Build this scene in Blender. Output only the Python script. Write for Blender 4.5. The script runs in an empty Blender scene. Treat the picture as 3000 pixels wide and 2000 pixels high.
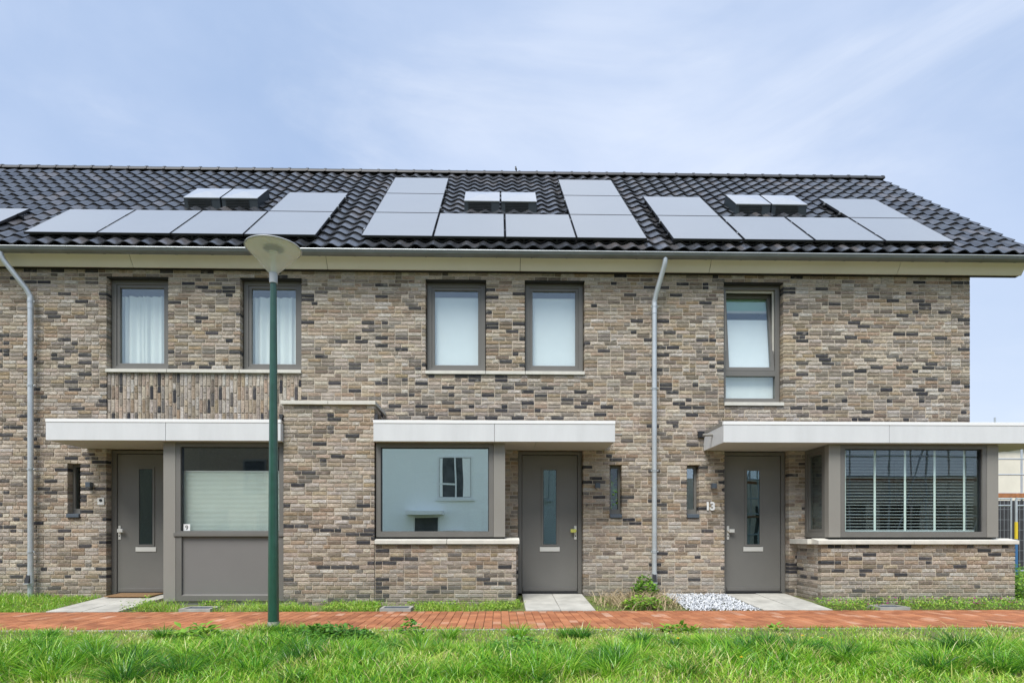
import bpy, bmesh, math, random
import numpy as np
from mathutils import Vector, Matrix, noise as mnoise

S = bpy.context.scene
COL = S.collection
RAD = math.radians
rnd = random.Random(7)
nr = np.random.default_rng(5)

# ------------------------------------------------------------------ camera
cam_d = bpy.data.cameras.new("camera")
cam_d.sensor_width = 36.0
cam_d.lens = 36.0 * 1770 / 3000
cam_d.shift_y = 575 / 3000
cam_d.clip_end = 2000
cam_d.clip_start = 0.05
cam = bpy.data.objects.new("camera", cam_d)
cam.location = (0, -10, 0.93)
cam.rotation_euler = (RAD(90), 0, RAD(-1.2))
COL.objects.link(cam)
S.camera = cam

# ------------------------------------------------------------------ sky, sun, exposure
SUN_EL, SUN_AZ = RAD(57), RAD(205)          # azimuth clockwise from +Y
w = bpy.data.worlds.new("World"); S.world = w
w.use_nodes = True
nt = w.node_tree; nt.nodes.clear()
N = nt.nodes.new; L = nt.links.new
out = N("ShaderNodeOutputWorld"); bg = N("ShaderNodeBackground")
sky = N("ShaderNodeTexSky"); sky.sky_type = 'NISHITA'; sky.sun_disc = False
sky.sun_elevation = SUN_EL; sky.sun_rotation = SUN_AZ
sky.air_density = 1.0; sky.dust_density = 2.0; sky.ozone_density = 2.0
tc = N("ShaderNodeTexCoord")
def cloud_layer(scale, loc, zs, lo, hi, amount, detail=7, rough=.52, dist=.3):
    mp = N("ShaderNodeMapping"); mp.inputs['Scale'].default_value = (1.0, 1.0, zs); mp.inputs['Location'].default_value = loc
    n1 = N("ShaderNodeTexNoise"); n1.inputs['Scale'].default_value = scale; n1.inputs['Detail'].default_value = detail
    n1.inputs['Roughness'].default_value = rough; n1.inputs['Distortion'].default_value = dist
    r1 = N("ShaderNodeMapRange"); r1.interpolation_type = 'SMOOTHSTEP'
    r1.inputs['From Min'].default_value = lo; r1.inputs['From Max'].default_value = hi; r1.inputs['To Max'].default_value = amount
    L(tc.outputs['Generated'], mp.inputs['Vector']); L(mp.outputs['Vector'], n1.inputs['Vector']); L(n1.outputs['Fac'], r1.inputs['Value'])
    return r1.outputs['Result']
veil = N("ShaderNodeMix"); veil.data_type = 'RGBA'; veil.inputs['Factor'].default_value = .82     # thin high veil over the blue
veil.inputs['B'].default_value = (2.65, 3.52, 5.15, 1)
L(sky.outputs['Color'], veil.inputs['A'])
m1 = N("ShaderNodeMix"); m1.data_type = 'RGBA'; m1.inputs['B'].default_value = (4.1, 4.7, 5.9, 1)
m2 = N("ShaderNodeMix"); m2.data_type = 'RGBA'; m2.inputs['B'].default_value = (5.3, 5.65, 6.3, 1)
L(cloud_layer(1.15, (.3, .1, .45), 1.8, .34, .74, .85), m1.inputs['Factor']); L(veil.outputs['Result'], m1.inputs['A'])
L(cloud_layer(2.1, (2.1, 1.4, .9), 3.0, .46, .82, .48, 8, .58, .6), m2.inputs['Factor']); L(m1.outputs['Result'], m2.inputs['A'])
sx = N("ShaderNodeSeparateXYZ"); L(tc.outputs['Generated'], sx.inputs['Vector'])
hz = N("ShaderNodeMapRange"); hz.interpolation_type = 'SMOOTHSTEP'; hz.inputs['From Min'].default_value = .48; hz.inputs['From Max'].default_value = .02; hz.inputs['To Max'].default_value = .80
L(sx.outputs['Z'], hz.inputs['Value'])
m3 = N("ShaderNodeMix"); m3.data_type = 'RGBA'; m3.inputs['B'].default_value = (4.6, 5.2, 6.1, 1)
L(hz.outputs['Result'], m3.inputs['Factor']); L(m2.outputs['Result'], m3.inputs['A'])
L(m3.outputs['Result'], bg.inputs['Color']); bg.inputs['Strength'].default_value = 0.1
L(bg.outputs['Background'], out.inputs['Surface'])

sun_d = bpy.data.lights.new("sun", 'SUN'); sun_d.energy = 2.7; sun_d.angle = RAD(32); sun_d.color = (1, 0.97, 0.91)
sun = bpy.data.objects.new("sun", sun_d)
sdir = Vector((math.sin(SUN_AZ) * math.cos(SUN_EL), math.cos(SUN_AZ) * math.cos(SUN_EL), math.sin(SUN_EL)))
sun.rotation_euler = sdir.to_track_quat('Z', 'Y').to_euler(); sun.location = sdir * 60
COL.objects.link(sun)
S.view_settings.view_transform = 'Standard'
S.view_settings.look = 'None'
S.view_settings.gamma = 1
S.view_settings.use_curve_mapping = False
S.view_settings.exposure = 0.80
S.cycles.max_bounces = 8
S.cycles.transparent_max_bounces = 24

# ------------------------------------------------------------------ materials
def mat(name, col, rough=0.6, metal=0.0, noise=0.0, nscale=8.0, bump=0.0, bscale=60.0, spec=0.5, stretch=(1, 1, 1), col2=None, coat=0.0):
    m = bpy.data.materials.new(name); m.use_nodes = True
    t = m.node_tree; b = t.nodes['Principled BSDF']
    b.inputs['Roughness'].default_value = rough; b.inputs['Metallic'].default_value = metal
    b.inputs['Specular IOR Level'].default_value = spec
    b.inputs['Coat Weight'].default_value = coat
    b.inputs['Base Color'].default_value = (*col, 1)
    g = t.nodes.new("ShaderNodeNewGeometry")
    mpn = t.nodes.new("ShaderNodeMapping"); mpn.inputs['Scale'].default_value = stretch
    t.links.new(g.outputs['Position'], mpn.inputs['Vector'])
    if noise > 0 or col2:
        n = t.nodes.new("ShaderNodeTexNoise"); n.inputs['Scale'].default_value = nscale; n.inputs['Detail'].default_value = 6
        n.inputs['Roughness'].default_value = 0.6
        t.links.new(mpn.outputs['Vector'], n.inputs['Vector'])
        r = t.nodes.new("ShaderNodeValToRGB")
        r.color_ramp.elements[0].position = 0.3; r.color_ramp.elements[1].position = 0.72
        a = col2 if col2 else tuple(c * (1 - noise) for c in col)
        bb = col if col2 else tuple(min(1, c * (1 + noise)) for c in col)
        r.color_ramp.elements[0].color = (*a, 1); r.color_ramp.elements[1].color = (*bb, 1)
        t.links.new(n.outputs['Fac'], r.inputs['Fac']); t.links.new(r.outputs['Color'], b.inputs['Base Color'])
    if bump > 0:
        n2 = t.nodes.new("ShaderNodeTexNoise"); n2.inputs['Scale'].default_value = bscale; n2.inputs['Detail'].default_value = 5
        t.links.new(mpn.outputs['Vector'], n2.inputs['Vector'])
        bm_ = t.nodes.new("ShaderNodeBump"); bm_.inputs['Strength'].default_value = bump; bm_.inputs['Distance'].default_value = 0.004
        t.links.new(n2.outputs['Fac'], bm_.inputs['Height']); t.links.new(bm_.outputs['Normal'], b.inputs['Normal'])
    return m

def tone_source(t, kind):
    if kind == 'object':
        n = t.nodes.new("ShaderNodeObjectInfo"); return n.outputs['Color']
    n = t.nodes.new("ShaderNodeAttribute"); n.attribute_name = 'tone'; return n.outputs['Color']

def brick_mat(name, kind):
    m = bpy.data.materials.new(name); m.use_nodes = True
    t = m.node_tree; b = t.nodes['Principled BSDF']; Nn = t.nodes.new; K = t.links.new
    src = tone_source(t, kind)
    sep = Nn("ShaderNodeSeparateColor"); K(src, sep.inputs['Color'])
    ramp = Nn("ShaderNodeValToRGB"); cr = ramp.color_ramp
    stops = [(0.0, (.036, .036, .044)), (.085, (.085, .080, .084)), (.105, (.19, .165, .14)), (.17, (.285, .236, .186)),
             (.34, (.375, .298, .215)), (.50, (.450, .366, .278)), (.66, (.500, .418, .328)), (.82, (.545, .465, .375)), (1.0, (.62, .555, .465))]
    cr.elements[0].position = 0; cr.elements[0].color = (*stops[0][1], 1)
    cr.elements[1].position = 1; cr.elements[1].color = (*stops[-1][1], 1)
    for p, c in stops[1:-1]:
        e = cr.elements.new(p); e.color = (*c, 1)
    K(sep.outputs['Red'], ramp.inputs['Fac'])
    g = Nn("ShaderNodeNewGeometry")
    off = Nn("ShaderNodeVectorMath"); off.operation = 'MULTIPLY_ADD'
    K(src, off.inputs[0]); off.inputs[1].default_value = (13, 37, 71); K(g.outputs['Position'], off.inputs[2])
    mpn = Nn("ShaderNodeMapping"); mpn.inputs['Scale'].default_value = (1, 1, 2.6); K(off.outputs[0], mpn.inputs['Vector'])
    n = Nn("ShaderNodeTexNoise"); n.inputs['Scale'].default_value = 14; n.inputs['Detail'].default_value = 6; n.inputs['Roughness'].default_value = .65
    n.inputs['Distortion'].default_value = 1.2
    K(mpn.outputs['Vector'], n.inputs['Vector'])
    mr = Nn("ShaderNodeMapRange"); mr.inputs['From Min'].default_value = .3; mr.inputs['From Max'].default_value = .7
    mr.inputs['To Min'].default_value = .56; mr.inputs['To Max'].default_value = 1.34; K(n.outputs['Fac'], mr.inputs['Value'])
    mu = Nn("ShaderNodeVectorMath"); mu.operation = 'SCALE'; K(ramp.outputs['Color'], mu.inputs[0]); K(mr.outputs['Result'], mu.inputs['Scale'])
    # whitish lime bloom on some bricks
    n3 = Nn("ShaderNodeTexNoise"); n3.inputs['Scale'].default_value = 9; n3.inputs['Detail'].default_value = 4; K(off.outputs[0], n3.inputs['Vector'])
    r3 = Nn("ShaderNodeMapRange"); r3.inputs['From Min'].default_value = .60; r3.inputs['From Max'].default_value = .80
    r3.inputs['To Max'].default_value = .55; K(n3.outputs['Fac'], r3.inputs['Value'])
    mx = Nn("ShaderNodeMix"); mx.data_type = 'RGBA'; K(r3.outputs['Result'], mx.inputs['Factor']); K(mu.outputs[0], mx.inputs['A'])
    mx.inputs['B'].default_value = (.56, .51, .44, 1)
    # hue drift from brick to brick, and broad weathering of the wall
    hs = Nn("ShaderNodeHueSaturation"); K(mx.outputs['Result'], hs.inputs['Color'])
    h1 = Nn("ShaderNodeMapRange"); h1.inputs['To Min'].default_value = .482; h1.inputs['To Max'].default_value = .512; K(sep.outputs['Green'], h1.inputs['Value']); K(h1.outputs['Result'], hs.inputs['Hue'])
    h2 = Nn("ShaderNodeMapRange"); h2.inputs['To Min'].default_value = .55; h2.inputs['To Max'].default_value = 1.3; K(sep.outputs['Blue'], h2.inputs['Value']); K(h2.outputs['Result'], hs.inputs['Saturation'])
    nb = Nn("ShaderNodeTexNoise"); nb.inputs['Scale'].default_value = .9; nb.inputs['Detail'].default_value = 5; K(g.outputs['Position'], nb.inputs['Vector'])
    h3 = Nn("ShaderNodeMapRange"); h3.inputs['From Min'].default_value = .3; h3.inputs['From Max'].default_value = .7; h3.inputs['To Min'].default_value = .86; h3.inputs['To Max'].default_value = 1.1; K(nb.outputs['Fac'], h3.inputs['Value']); K(h3.outputs['Result'], hs.inputs['Value'])
    # damp, slightly green-grey foot of the wall with a ragged upper edge
    sp = Nn("ShaderNodeSeparateXYZ"); K(g.outputs['Position'], sp.inputs['Vector'])
    nd = Nn("ShaderNodeMath"); nd.operation = 'MULTIPLY_ADD'; nd.inputs[1].default_value = -.9; K(nb.outputs['Fac'], nd.inputs[0]); K(sp.outputs['Z'], nd.inputs[2])
    dm = Nn("ShaderNodeMapRange"); dm.inputs['From Min'].default_value = -.05; dm.inputs['From Max'].default_value = -.50; dm.inputs['To Max'].default_value = .45; K(nd.outputs[0], dm.inputs['Value'])
    md = Nn("ShaderNodeMix"); md.data_type = 'RGBA'; K(dm.outputs['Result'], md.inputs['Factor']); K(hs.outputs['Color'], md.inputs['A']); md.inputs['B'].default_value = (.20, .19, .155, 1)
    K(md.outputs['Result'], b.inputs['Base Color'])
    b.inputs['Roughness'].default_value = .85
    mp2 = Nn("ShaderNodeMapping"); mp2.inputs['Scale'].default_value = (1, 1, 3); K(off.outputs[0], mp2.inputs['Vector'])
    n2 = Nn("ShaderNodeTexNoise"); n2.inputs['Scale'].default_value = 22; n2.inputs['Detail'].default_value = 4; n2.inputs['Distortion'].default_value = 2.5
    K(mp2.outputs['Vector'], n2.inputs['Vector'])
    bp = Nn("ShaderNodeBump"); bp.inputs['Strength'].default_value = 1.0; bp.inputs['Distance'].default_value = .022
    K(n2.outputs['Fac'], bp.inputs['Height']); K(bp.outputs['Normal'], b.inputs['Normal'])
    return m

def tint_mat(name, kind, stops, rough=.6, var=.15, vscale=20, bump=.3, bscale=80, spec=.5, trans=0.0):
    m = bpy.data.materials.new(name); m.use_nodes = True
    t = m.node_tree; b = t.nodes['Principled BSDF']; Nn = t.nodes.new; K = t.links.new
    sep = Nn("ShaderNodeSeparateColor"); K(tone_source(t, kind), sep.inputs['Color'])
    ramp = Nn("ShaderNodeValToRGB"); cr = ramp.color_ramp
    cr.elements[0].position = stops[0][0]; cr.elements[0].color = (*stops[0][1], 1)
    cr.elements[1].position = stops[-1][0]; cr.elements[1].color = (*stops[-1][1], 1)
    for p, c in stops[1:-1]:
        e = cr.elements.new(p); e.color = (*c, 1)
    K(sep.outputs['Red'], ramp.inputs['Fac'])
    g = Nn("ShaderNodeNewGeometry")
    n = Nn("ShaderNodeTexNoise"); n.inputs['Scale'].default_value = vscale; n.inputs['Detail'].default_value = 5; K(g.outputs['Position'], n.inputs['Vector'])
    mr = Nn("ShaderNodeMapRange"); mr.inputs['From Min'].default_value = .3; mr.inputs['From Max'].default_value = .7
    mr.inputs['To Min'].default_value = 1 - var; mr.inputs['To Max'].default_value = 1 + var; K(n.outputs['Fac'], mr.inputs['Value'])
    mu = Nn("ShaderNodeVectorMath"); mu.operation = 'SCALE'; K(ramp.outputs['Color'], mu.inputs[0]); K(mr.outputs['Result'], mu.inputs['Scale'])
    K(mu.outputs[0], b.inputs['Base Color']); b.inputs['Roughness'].default_value = rough
    b.inputs['Specular IOR Level'].default_value = spec
    if bump:
        n2 = Nn("ShaderNodeTexNoise"); n2.inputs['Scale'].default_value = bscale; n2.inputs['Detail'].default_value = 3; K(g.outputs['Position'], n2.inputs['Vector'])
        bp = Nn("ShaderNodeBump"); bp.inputs['Strength'].default_value = bump; bp.inputs['Distance'].default_value = .005
        K(n2.outputs['Fac'], bp.inputs['Height']); K(bp.outputs['Normal'], b.inputs['Normal'])
    if trans:
        tr = Nn("ShaderNodeBsdfTranslucent"); K(mu.outputs[0], tr.inputs['Color'])
        ms = Nn("ShaderNodeMixShader"); ms.inputs['Fac'].default_value = trans
        K(b.outputs['BSDF'], ms.inputs[1]); K(tr.outputs['BSDF'], ms.inputs[2]); K(ms.outputs['Shader'], t.nodes['Material Output'].inputs['Surface'])
    return m

def glass_mat(name, refl=.12, tint=(.96, .985, .975), rtint=(.85, .95, 1.0), wob=.0):
    m = bpy.data.materials.new(name); m.use_nodes = True
    t = m.node_tree; t.nodes.remove(t.nodes['Principled BSDF']); Nn = t.nodes.new; K = t.links.new
    tr = Nn("ShaderNodeBsdfTransparent"); tr.inputs['Color'].default_value = (*tint, 1)
    gl = Nn("ShaderNodeBsdfGlossy"); gl.inputs['Roughness'].default_value = 0.0; gl.inputs['Color'].default_value = (*rtint, 1)
    lw = Nn("ShaderNodeLayerWeight"); lw.inputs['Blend'].default_value = .5
    fr = Nn("ShaderNodeMath"); fr.operation = 'POWER'; fr.inputs[1].default_value = 4.5; K(lw.outputs['Facing'], fr.inputs[0])
    mr = Nn("ShaderNodeMapRange"); mr.inputs['To Min'].default_value = refl; mr.inputs['To Max'].default_value = .9; K(fr.outputs[0], mr.inputs['Value'])
    ms = Nn("ShaderNodeMixShader"); K(mr.outputs['Result'], ms.inputs['Fac']); K(tr.outputs['BSDF'], ms.inputs[1]); K(gl.outputs['BSDF'], ms.inputs[2])
    K(ms.outputs['Shader'], t.nodes['Material Output'].inputs['Surface'])
    g = Nn("ShaderNodeNewGeometry"); n = Nn("ShaderNodeTexNoise"); n.inputs['Scale'].default_value = 1.3; n.inputs['Detail'].default_value = 1
    K(g.outputs['Position'], n.inputs['Vector'])
    bp = Nn("ShaderNodeBump"); bp.inputs['Strength'].default_value = .6; bp.inputs['Distance'].default_value = wob; K(n.outputs['Fac'], bp.inputs['Height'])
    K(bp.outputs['Normal'], gl.inputs['Normal'])
    return m

M = {}
M['brick_o'] = brick_mat('brick_piece', 'object'); M['brick_m'] = brick_mat('brick_mass', 'attr')
M['mortar'] = mat('mortar', (.56, .49, .40), .95, noise=.16, nscale=5, bump=.5, bscale=140)
M['dkbrick0'] = mat('rear_brick', (.22, .17, .13), .9, noise=.4, nscale=9, stretch=(1, 1, 5))
M['dark'] = mat('dark_joint_shade', (.02, .02, .02), .9)  # joints and seals, also lintel shade and dark door interiors put in as colour
M['frame'] = mat('taupe_frame', (.150, .145, .134), .42, noise=.07, nscale=3)
M['door'] = mat('taupe_door', (.160, .156, .144), .45, noise=.07, nscale=1.6, bump=.05, bscale=300)
M['column'] = mat('taupe_light_panel', (.245, .235, .212), .45, noise=.03, nscale=2)
M['bayskirt'] = mat('taupe_skirt_panel', (.175, .170, .165), .42, noise=.04, nscale=2)
M['canopy'] = mat('canopy_panel', (.62, .63, .64), .42, noise=.06, nscale=1.8, stretch=(2.5, 1, .5))
M['soffit'] = mat('canopy_soffit', (.48, .47, .44), .6, noise=.04, nscale=1.5)
M['trim'] = mat('white_trim', (.80, .80, .80), .35)
M['stone'] = mat('pale_stone', (.60, .58, .52), .7, noise=.10, nscale=6, bump=.2)
M['fascia'] = mat('cream_fascia', (.68, .67, .575), .6, noise=.06, nscale=1.2)
M['zinc'] = mat('grey_zinc', (.17, .19, .195), .5, .35, noise=.15, nscale=2.5)
M['galv'] = mat('bright_zinc', (.52, .56, .59), .42, .45, noise=.12, nscale=4)
M['tile_dark'] = mat('tile_underlay', (.012, .012, .013), .8)
M['ridge'] = mat('ridge_black', (.030, .032, .036), .55, noise=.3, nscale=6, bump=.1)
M['cells'] = mat('solar_glass', (.26, .26, .245), .28, noise=.03, nscale=1.0, spec=1.0, coat=1.0)
M['cells'].node_tree.nodes['Principled BSDF'].inputs['Coat Roughness'].default_value = .2
M['cells'].node_tree.nodes['Principled BSDF'].inputs['Coat IOR'].default_value = 2.0
M['black'] = mat('black_metal', (.018, .019, .022), .45)
M['unit'] = mat('dark_blue_metal', (.020, .030, .038), .5)
M['unit_top'] = mat('pale_lid', (.40, .41, .42), .30, noise=.05, spec=1.0, coat=1.0)
M['white'] = mat('white_paint', (.75, .76, .76), .5)
M['steel'] = mat('brushed_steel', (.62, .62, .60), .3, .8)
M['steelw'] = mat('pale_metal', (.68, .67, .63), .4, .2)
M['yellow'] = mat('yellow_green_knob', (.55, .55, .12), .45)
M['curtain'] = mat('net_curtain', (.88, .88, .87), .9, noise=.04, nscale=3, stretch=(4, 1, .2))
M['blind'] = mat('white_blind', (.86, .87, .90), .85, noise=.02)
M['pleat'] = mat('pleated_blind', (.90, .93, .89), .9, noise=.03)
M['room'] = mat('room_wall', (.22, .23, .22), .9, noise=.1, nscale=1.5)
M['room_green'] = mat('room_green', (.30, .52, .36), .9)
M['glass'] = glass_mat('window_glass', .20, wob=.001)
M['glass_up'] = glass_mat('upper_window_glass', .11, wob=.001)
M['glass_bay'] = glass_mat('coated_bay_glass', .72, (.75, .88, .86), (.90, 1.0, .98), wob=.0016)
M['glass_dark'] = glass_mat('narrow_glass', .22, wob=.004)
M['slab'] = mat('concrete_slab', (.42, .41, .37), .85, noise=.26, nscale=3, bump=.25)
M['concrete'] = mat('concrete', (.36, .35, .32), .85, noise=.18, nscale=6, bump=.4)
M['earth'] = mat('garden_earth', (.10, .085, .05), .95, noise=.45, nscale=5, bump=1.0, bscale=30)
M['lawn'] = mat('lawn_soil', (.10, .15, .035), .95, nscale=3.5, bump=1.0, bscale=25, col2=(.14, .12, .055))
M['pole'] = mat('dark_green_paint', (.018, .075, .052), .32, noise=.2, nscale=9, coat=.4)
M['lampgrey'] = mat('lamp_grey', (.42, .44, .47), .45)
M['lampwhite'] = mat('lamp_white', (.85, .85, .83), .5)
M['mat'] = mat('coir_mat', (.22, .13, .06), 1, noise=.3, nscale=60, bump=1)
M['wlamp'] = mat('wall_lamp_grey', (.075, .095, .12), .5)
M['gravel'] = tint_mat('white_gravel', 'attr', [(0, (.28, .30, .33)), (1, (.76, .78, .80))], .7, .1)
ST = [(0, (.27, .095, .040)), (.45, (.345, .128, .054)), (.92, (.39, .158, .072)), (.96, (.42, .21, .125)), (1, (.45, .26, .175))]
M['paver_o'] = tint_mat('paver_piece', 'object', ST, .85, .22, 3.5); M['paver_m'] = tint_mat('paver_mass', 'attr', ST, .85, .22, 3.5)
RT = [(0, (.028, .029, .033)), (.7, (.058, .062, .070)), (1, (.095, .088, .088))]
M['tile_o'] = tint_mat('tile_piece', 'object', RT, .24, .25, 12, .08, 120, .9); M['tile_m'] = tint_mat('tile_mass', 'attr', RT, .24, .25, 12, .08, 120, .9)
M['blade'] = tint_mat('grass_blade', 'attr', [(0, (.022, .10, .024)), (.3, (.080, .27, .022)), (.6, (.23, .50, .028)), (.8, (.42, .60, .070)), (.9, (.56, .56, .18)), (1, (.60, .50, .30))], .30, .1, 6, 0, trans=.30)
M['leaf'] = tint_mat('leaf', 'attr', [(0, (.022, .080, .018)), (.4, (.075, .23, .025)), (.8, (.25, .46, .05)), (1, (.42, .54, .09))], .45, .15, 15, 0, trans=.3)
M['dry'] = tint_mat('dry_stalk', 'attr', [(0, (.22, .15, .08)), (1, (.50, .40, .25))], .8, .1, 15, 0)
M['purple'] = mat('purple_flower', (.22, .012, .12), .6)
M['yel'] = mat('yellow_flower', (.75, .50, .02), .6)
M['daisy'] = mat('white_flower', (.80, .80, .76), .6)

def lamp_shade_mat():
    m = bpy.data.materials.new('clear_shade'); m.use_nodes = True; t = m.node_tree; b = t.nodes['Principled BSDF']
    b.inputs['Base Color'].default_value = (.88, .92, .94, 1); b.inputs['Roughness'].default_value = .18
    tl = t.nodes.new("ShaderNodeBsdfTranslucent"); tl.inputs['Color'].default_value = (.95, .95, .94, 1)
    tr = t.nodes.new("ShaderNodeBsdfTransparent"); tr.inputs['Color'].default_value = (.97, .97, .95, 1)
    m0 = t.nodes.new("ShaderNodeMixShader"); m0.inputs['Fac'].default_value = .55
    t.links.new(b.outputs['BSDF'], m0.inputs[1]); t.links.new(tl.outputs['BSDF'], m0.inputs[2])
    ms = t.nodes.new("ShaderNodeMixShader"); ms.inputs['Fac'].default_value = .30
    t.links.new(tr.outputs['BSDF'], ms.inputs[1]); t.links.new(m0.outputs['Shader'], ms.inputs[2]); t.links.new(ms.outputs['Shader'], t.nodes['Material Output'].inputs['Surface'])
    return m
M['shade'] = lamp_shade_mat()

# ------------------------------------------------------------------ object helpers
WLOC = {}
def place(o, parent=None, at=(0, 0, 0), local=False):
    COL.objects.link(o)
    if parent is not None:
        o.parent = parent
        o.location = at if local else tuple(a - b for a, b in zip(at, WLOC[parent.name]))
    else:
        o.location = at
    WLOC[o.name] = tuple(at) if not local else (0, 0, 0)
    return o

def empty(name, at, label, cat, group=None, rot=(0, 0, 0)):
    o = bpy.data.objects.new(name, None); o.empty_display_size = .2
    place(o, None, at); o.rotation_euler = rot
    o['label'] = label; o['category'] = cat
    if group: o['group'] = group
    return o

def tag(o, label, cat, group=None):
    o['label'] = label; o['category'] = cat
    if group: o['group'] = group
    return o

class MB:
    def __init__(s): s.v = []; s.f = []
    def add(s, vs, fs):
        n = len(s.v); s.v += [tuple(p) for p in vs]; s.f += [tuple(i + n for i in f) for f in fs]; return s
    def box(s, x0, x1, y0, y1, z0, z1):
        return s.add([(x0, y0, z0), (x1, y0, z0), (x1, y1, z0), (x0, y1, z0), (x0, y0, z1), (x1, y0, z1), (x1, y1, z1), (x0, y1, z1)],
                     [(0, 3, 2, 1), (4, 5, 6, 7), (0, 1, 5, 4), (1, 2, 6, 5), (2, 3, 7, 6), (3, 0, 4, 7)])
    def ring(s, x0, x1, z0, z1, l, r, b, t, y0, y1):     # picture-frame ring in the XZ plane
        o = [(x0, z0), (x1, z0), (x1, z1), (x0, z1)]; i = [(x0 + l, z0 + b), (x1 - r, z0 + b), (x1 - r, z1 - t), (x0 + l, z1 - t)]
        vs = [(x, y0, z) for x, z in o] + [(x, y0, z) for x, z in i] + [(x, y1, z) for x, z in o] + [(x, y1, z) for x, z in i]
        fs = []
        for k in range(4):
            j = (k + 1) % 4
            fs += [(k, j, 4 + j, 4 + k), (8 + j, 8 + k, 12 + k, 12 + j), (k, 8 + k, 8 + j, j), (4 + k, 4 + j, 12 + j, 12 + k)]
        return s.add(vs, fs)
    def prism(s, pts, x0, x1):                            # (y,z) outline pushed along X
        n = len(pts)
        return s.add([(x0, y, z) for y, z in pts] + [(x1, y, z) for y, z in pts],
                     [tuple(range(n))[::-1], tuple(range(n, 2 * n))] + [(k, (k + 1) % n, n + (k + 1) % n, n + k) for k in range(n)])
    def cyl(s, p0, p1, r0, r1=None, n=12, cap=True):
        r1 = r0 if r1 is None else r1
        p0 = Vector(p0); p1 = Vector(p1); d = (p1 - p0).normalized(); q = d.to_track_quat('Z', 'Y')
        vs = []
        for p, r in ((p0, r0), (p1, r1)):
            for k in range(n):
                a = 2 * math.pi * k / n; vs.append(p + q @ Vector((math.cos(a) * r, math.sin(a) * r, 0)))
        fs = [(k, (k + 1) % n, n + (k + 1) % n, n + k) for k in range(n)]
        if cap: fs += [tuple(range(n))[::-1], tuple(range(n, 2 * n))]
        return s.add(vs, fs)
    def tube(s, path, r, n=14):
        P = [Vector(p) for p in path]; vs = []; fs = []
        for i, p in enumerate(P):
            d = (P[min(i + 1, len(P) - 1)] - P[max(i - 1, 0)]).normalized(); q = d.to_track_quat('Z', 'X')
            for k in range(n):
                a = 2 * math.pi * k / n; vs.append(p + q @ Vector((math.cos(a) * r, math.sin(a) * r, 0)))
        # align rings
        for i in range(1, len(P)):
            base = vs[(i - 1) * n]; best = min(range(n), key=lambda k: (vs[i * n + k] - base).length)
            rr = vs[i * n:(i + 1) * n]; vs[i * n:(i + 1) * n] = rr[best:] + rr[:best]
        for i in range(len(P) - 1):
            for k in range(n):
                fs.append((i * n + k, i * n + (k + 1) % n, (i + 1) * n + (k + 1) % n, (i + 1) * n + k))
        fs += [tuple(range(n))[::-1], tuple(range((len(P) - 1) * n, len(P) * n))]
        return s.add(vs, fs)
    def lathe(s, prof, c=(0, 0, 0), n=32):
        vs = []; fs = []
        for r, z in prof:
            for k in range(n):
                a = 2 * math.pi * k / n; vs.append((c[0] + r * math.cos(a), c[1] + r * math.sin(a), c[2] + z))
        for i in range(len(prof) - 1):
            for k in range(n):
                fs.append((i * n + k, i * n + (k + 1) % n, (i + 1) * n + (k + 1) % n, (i + 1) * n + k))
        return s.add(vs, fs)
    def mesh(s, name, m, smooth=False, bevel=0):
        me = bpy.data.meshes.new(name); me.from_pydata(s.v, [], s.f)
        if bevel or smooth:
            bm = bmesh.new(); bm.from_mesh(me)
            bmesh.ops.recalc_face_normals(bm, faces=bm.faces)
            if bevel: bmesh.ops.bevel(bm, geom=bm.edges[:], offset=bevel, segments=1, affect='EDGES', profile=.5)
            bm.to_mesh(me); bm.free()
        me.materials.append(M[m] if isinstance(m, str) else m)
        if smooth:
            for p in me.polygons: p.use_smooth = True
            try: me.set_sharp_from_angle(angle=RAD(40))
            except Exception: pass
        me.update(); return me
    def build(s, name, m, parent=None, smooth=False, bevel=0, at=(0, 0, 0), local=False, kind=None):
        o = bpy.data.objects.new(name, s.mesh(name, m, smooth, bevel)); place(o, parent, at, local)
        if kind: o['kind'] = kind
        return o

def set_tone(me, tones):
    a = me.color_attributes.new('tone', 'FLOAT_COLOR', 'POINT')
    arr = np.ones((len(me.vertices), 4), dtype=np.float32); arr[:, :3] = tones
    a.data.foreach_set('color', arr.ravel())

def np_mesh(name, verts, tris, tones, m, parent=None, kind='stuff', smooth=False):
    me = bpy.data.meshes.new(name)
    verts = np.ascontiguousarray(verts, dtype=np.float32); tris = np.ascontiguousarray(tris, dtype=np.int32)
    me.vertices.add(len(verts)); me.vertices.foreach_set('co', verts.ravel())
    k = tris.shape[1]
    me.loops.add(tris.size); me.loops.foreach_set('vertex_index', tris.ravel())
    me.polygons.add(len(tris)); me.polygons.foreach_set('loop_start', np.arange(0, tris.size, k, dtype=np.int32))
    me.update(calc_edges=True)
    if tones is not None: set_tone(me, tones)
    me.materials.append(M[m])
    if smooth: me.polygons.foreach_set('use_smooth', np.ones(len(tris), dtype=bool))
    o = bpy.data.objects.new(name, me); place(o, parent)
    if kind: o['kind'] = kind
    return o

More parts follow.
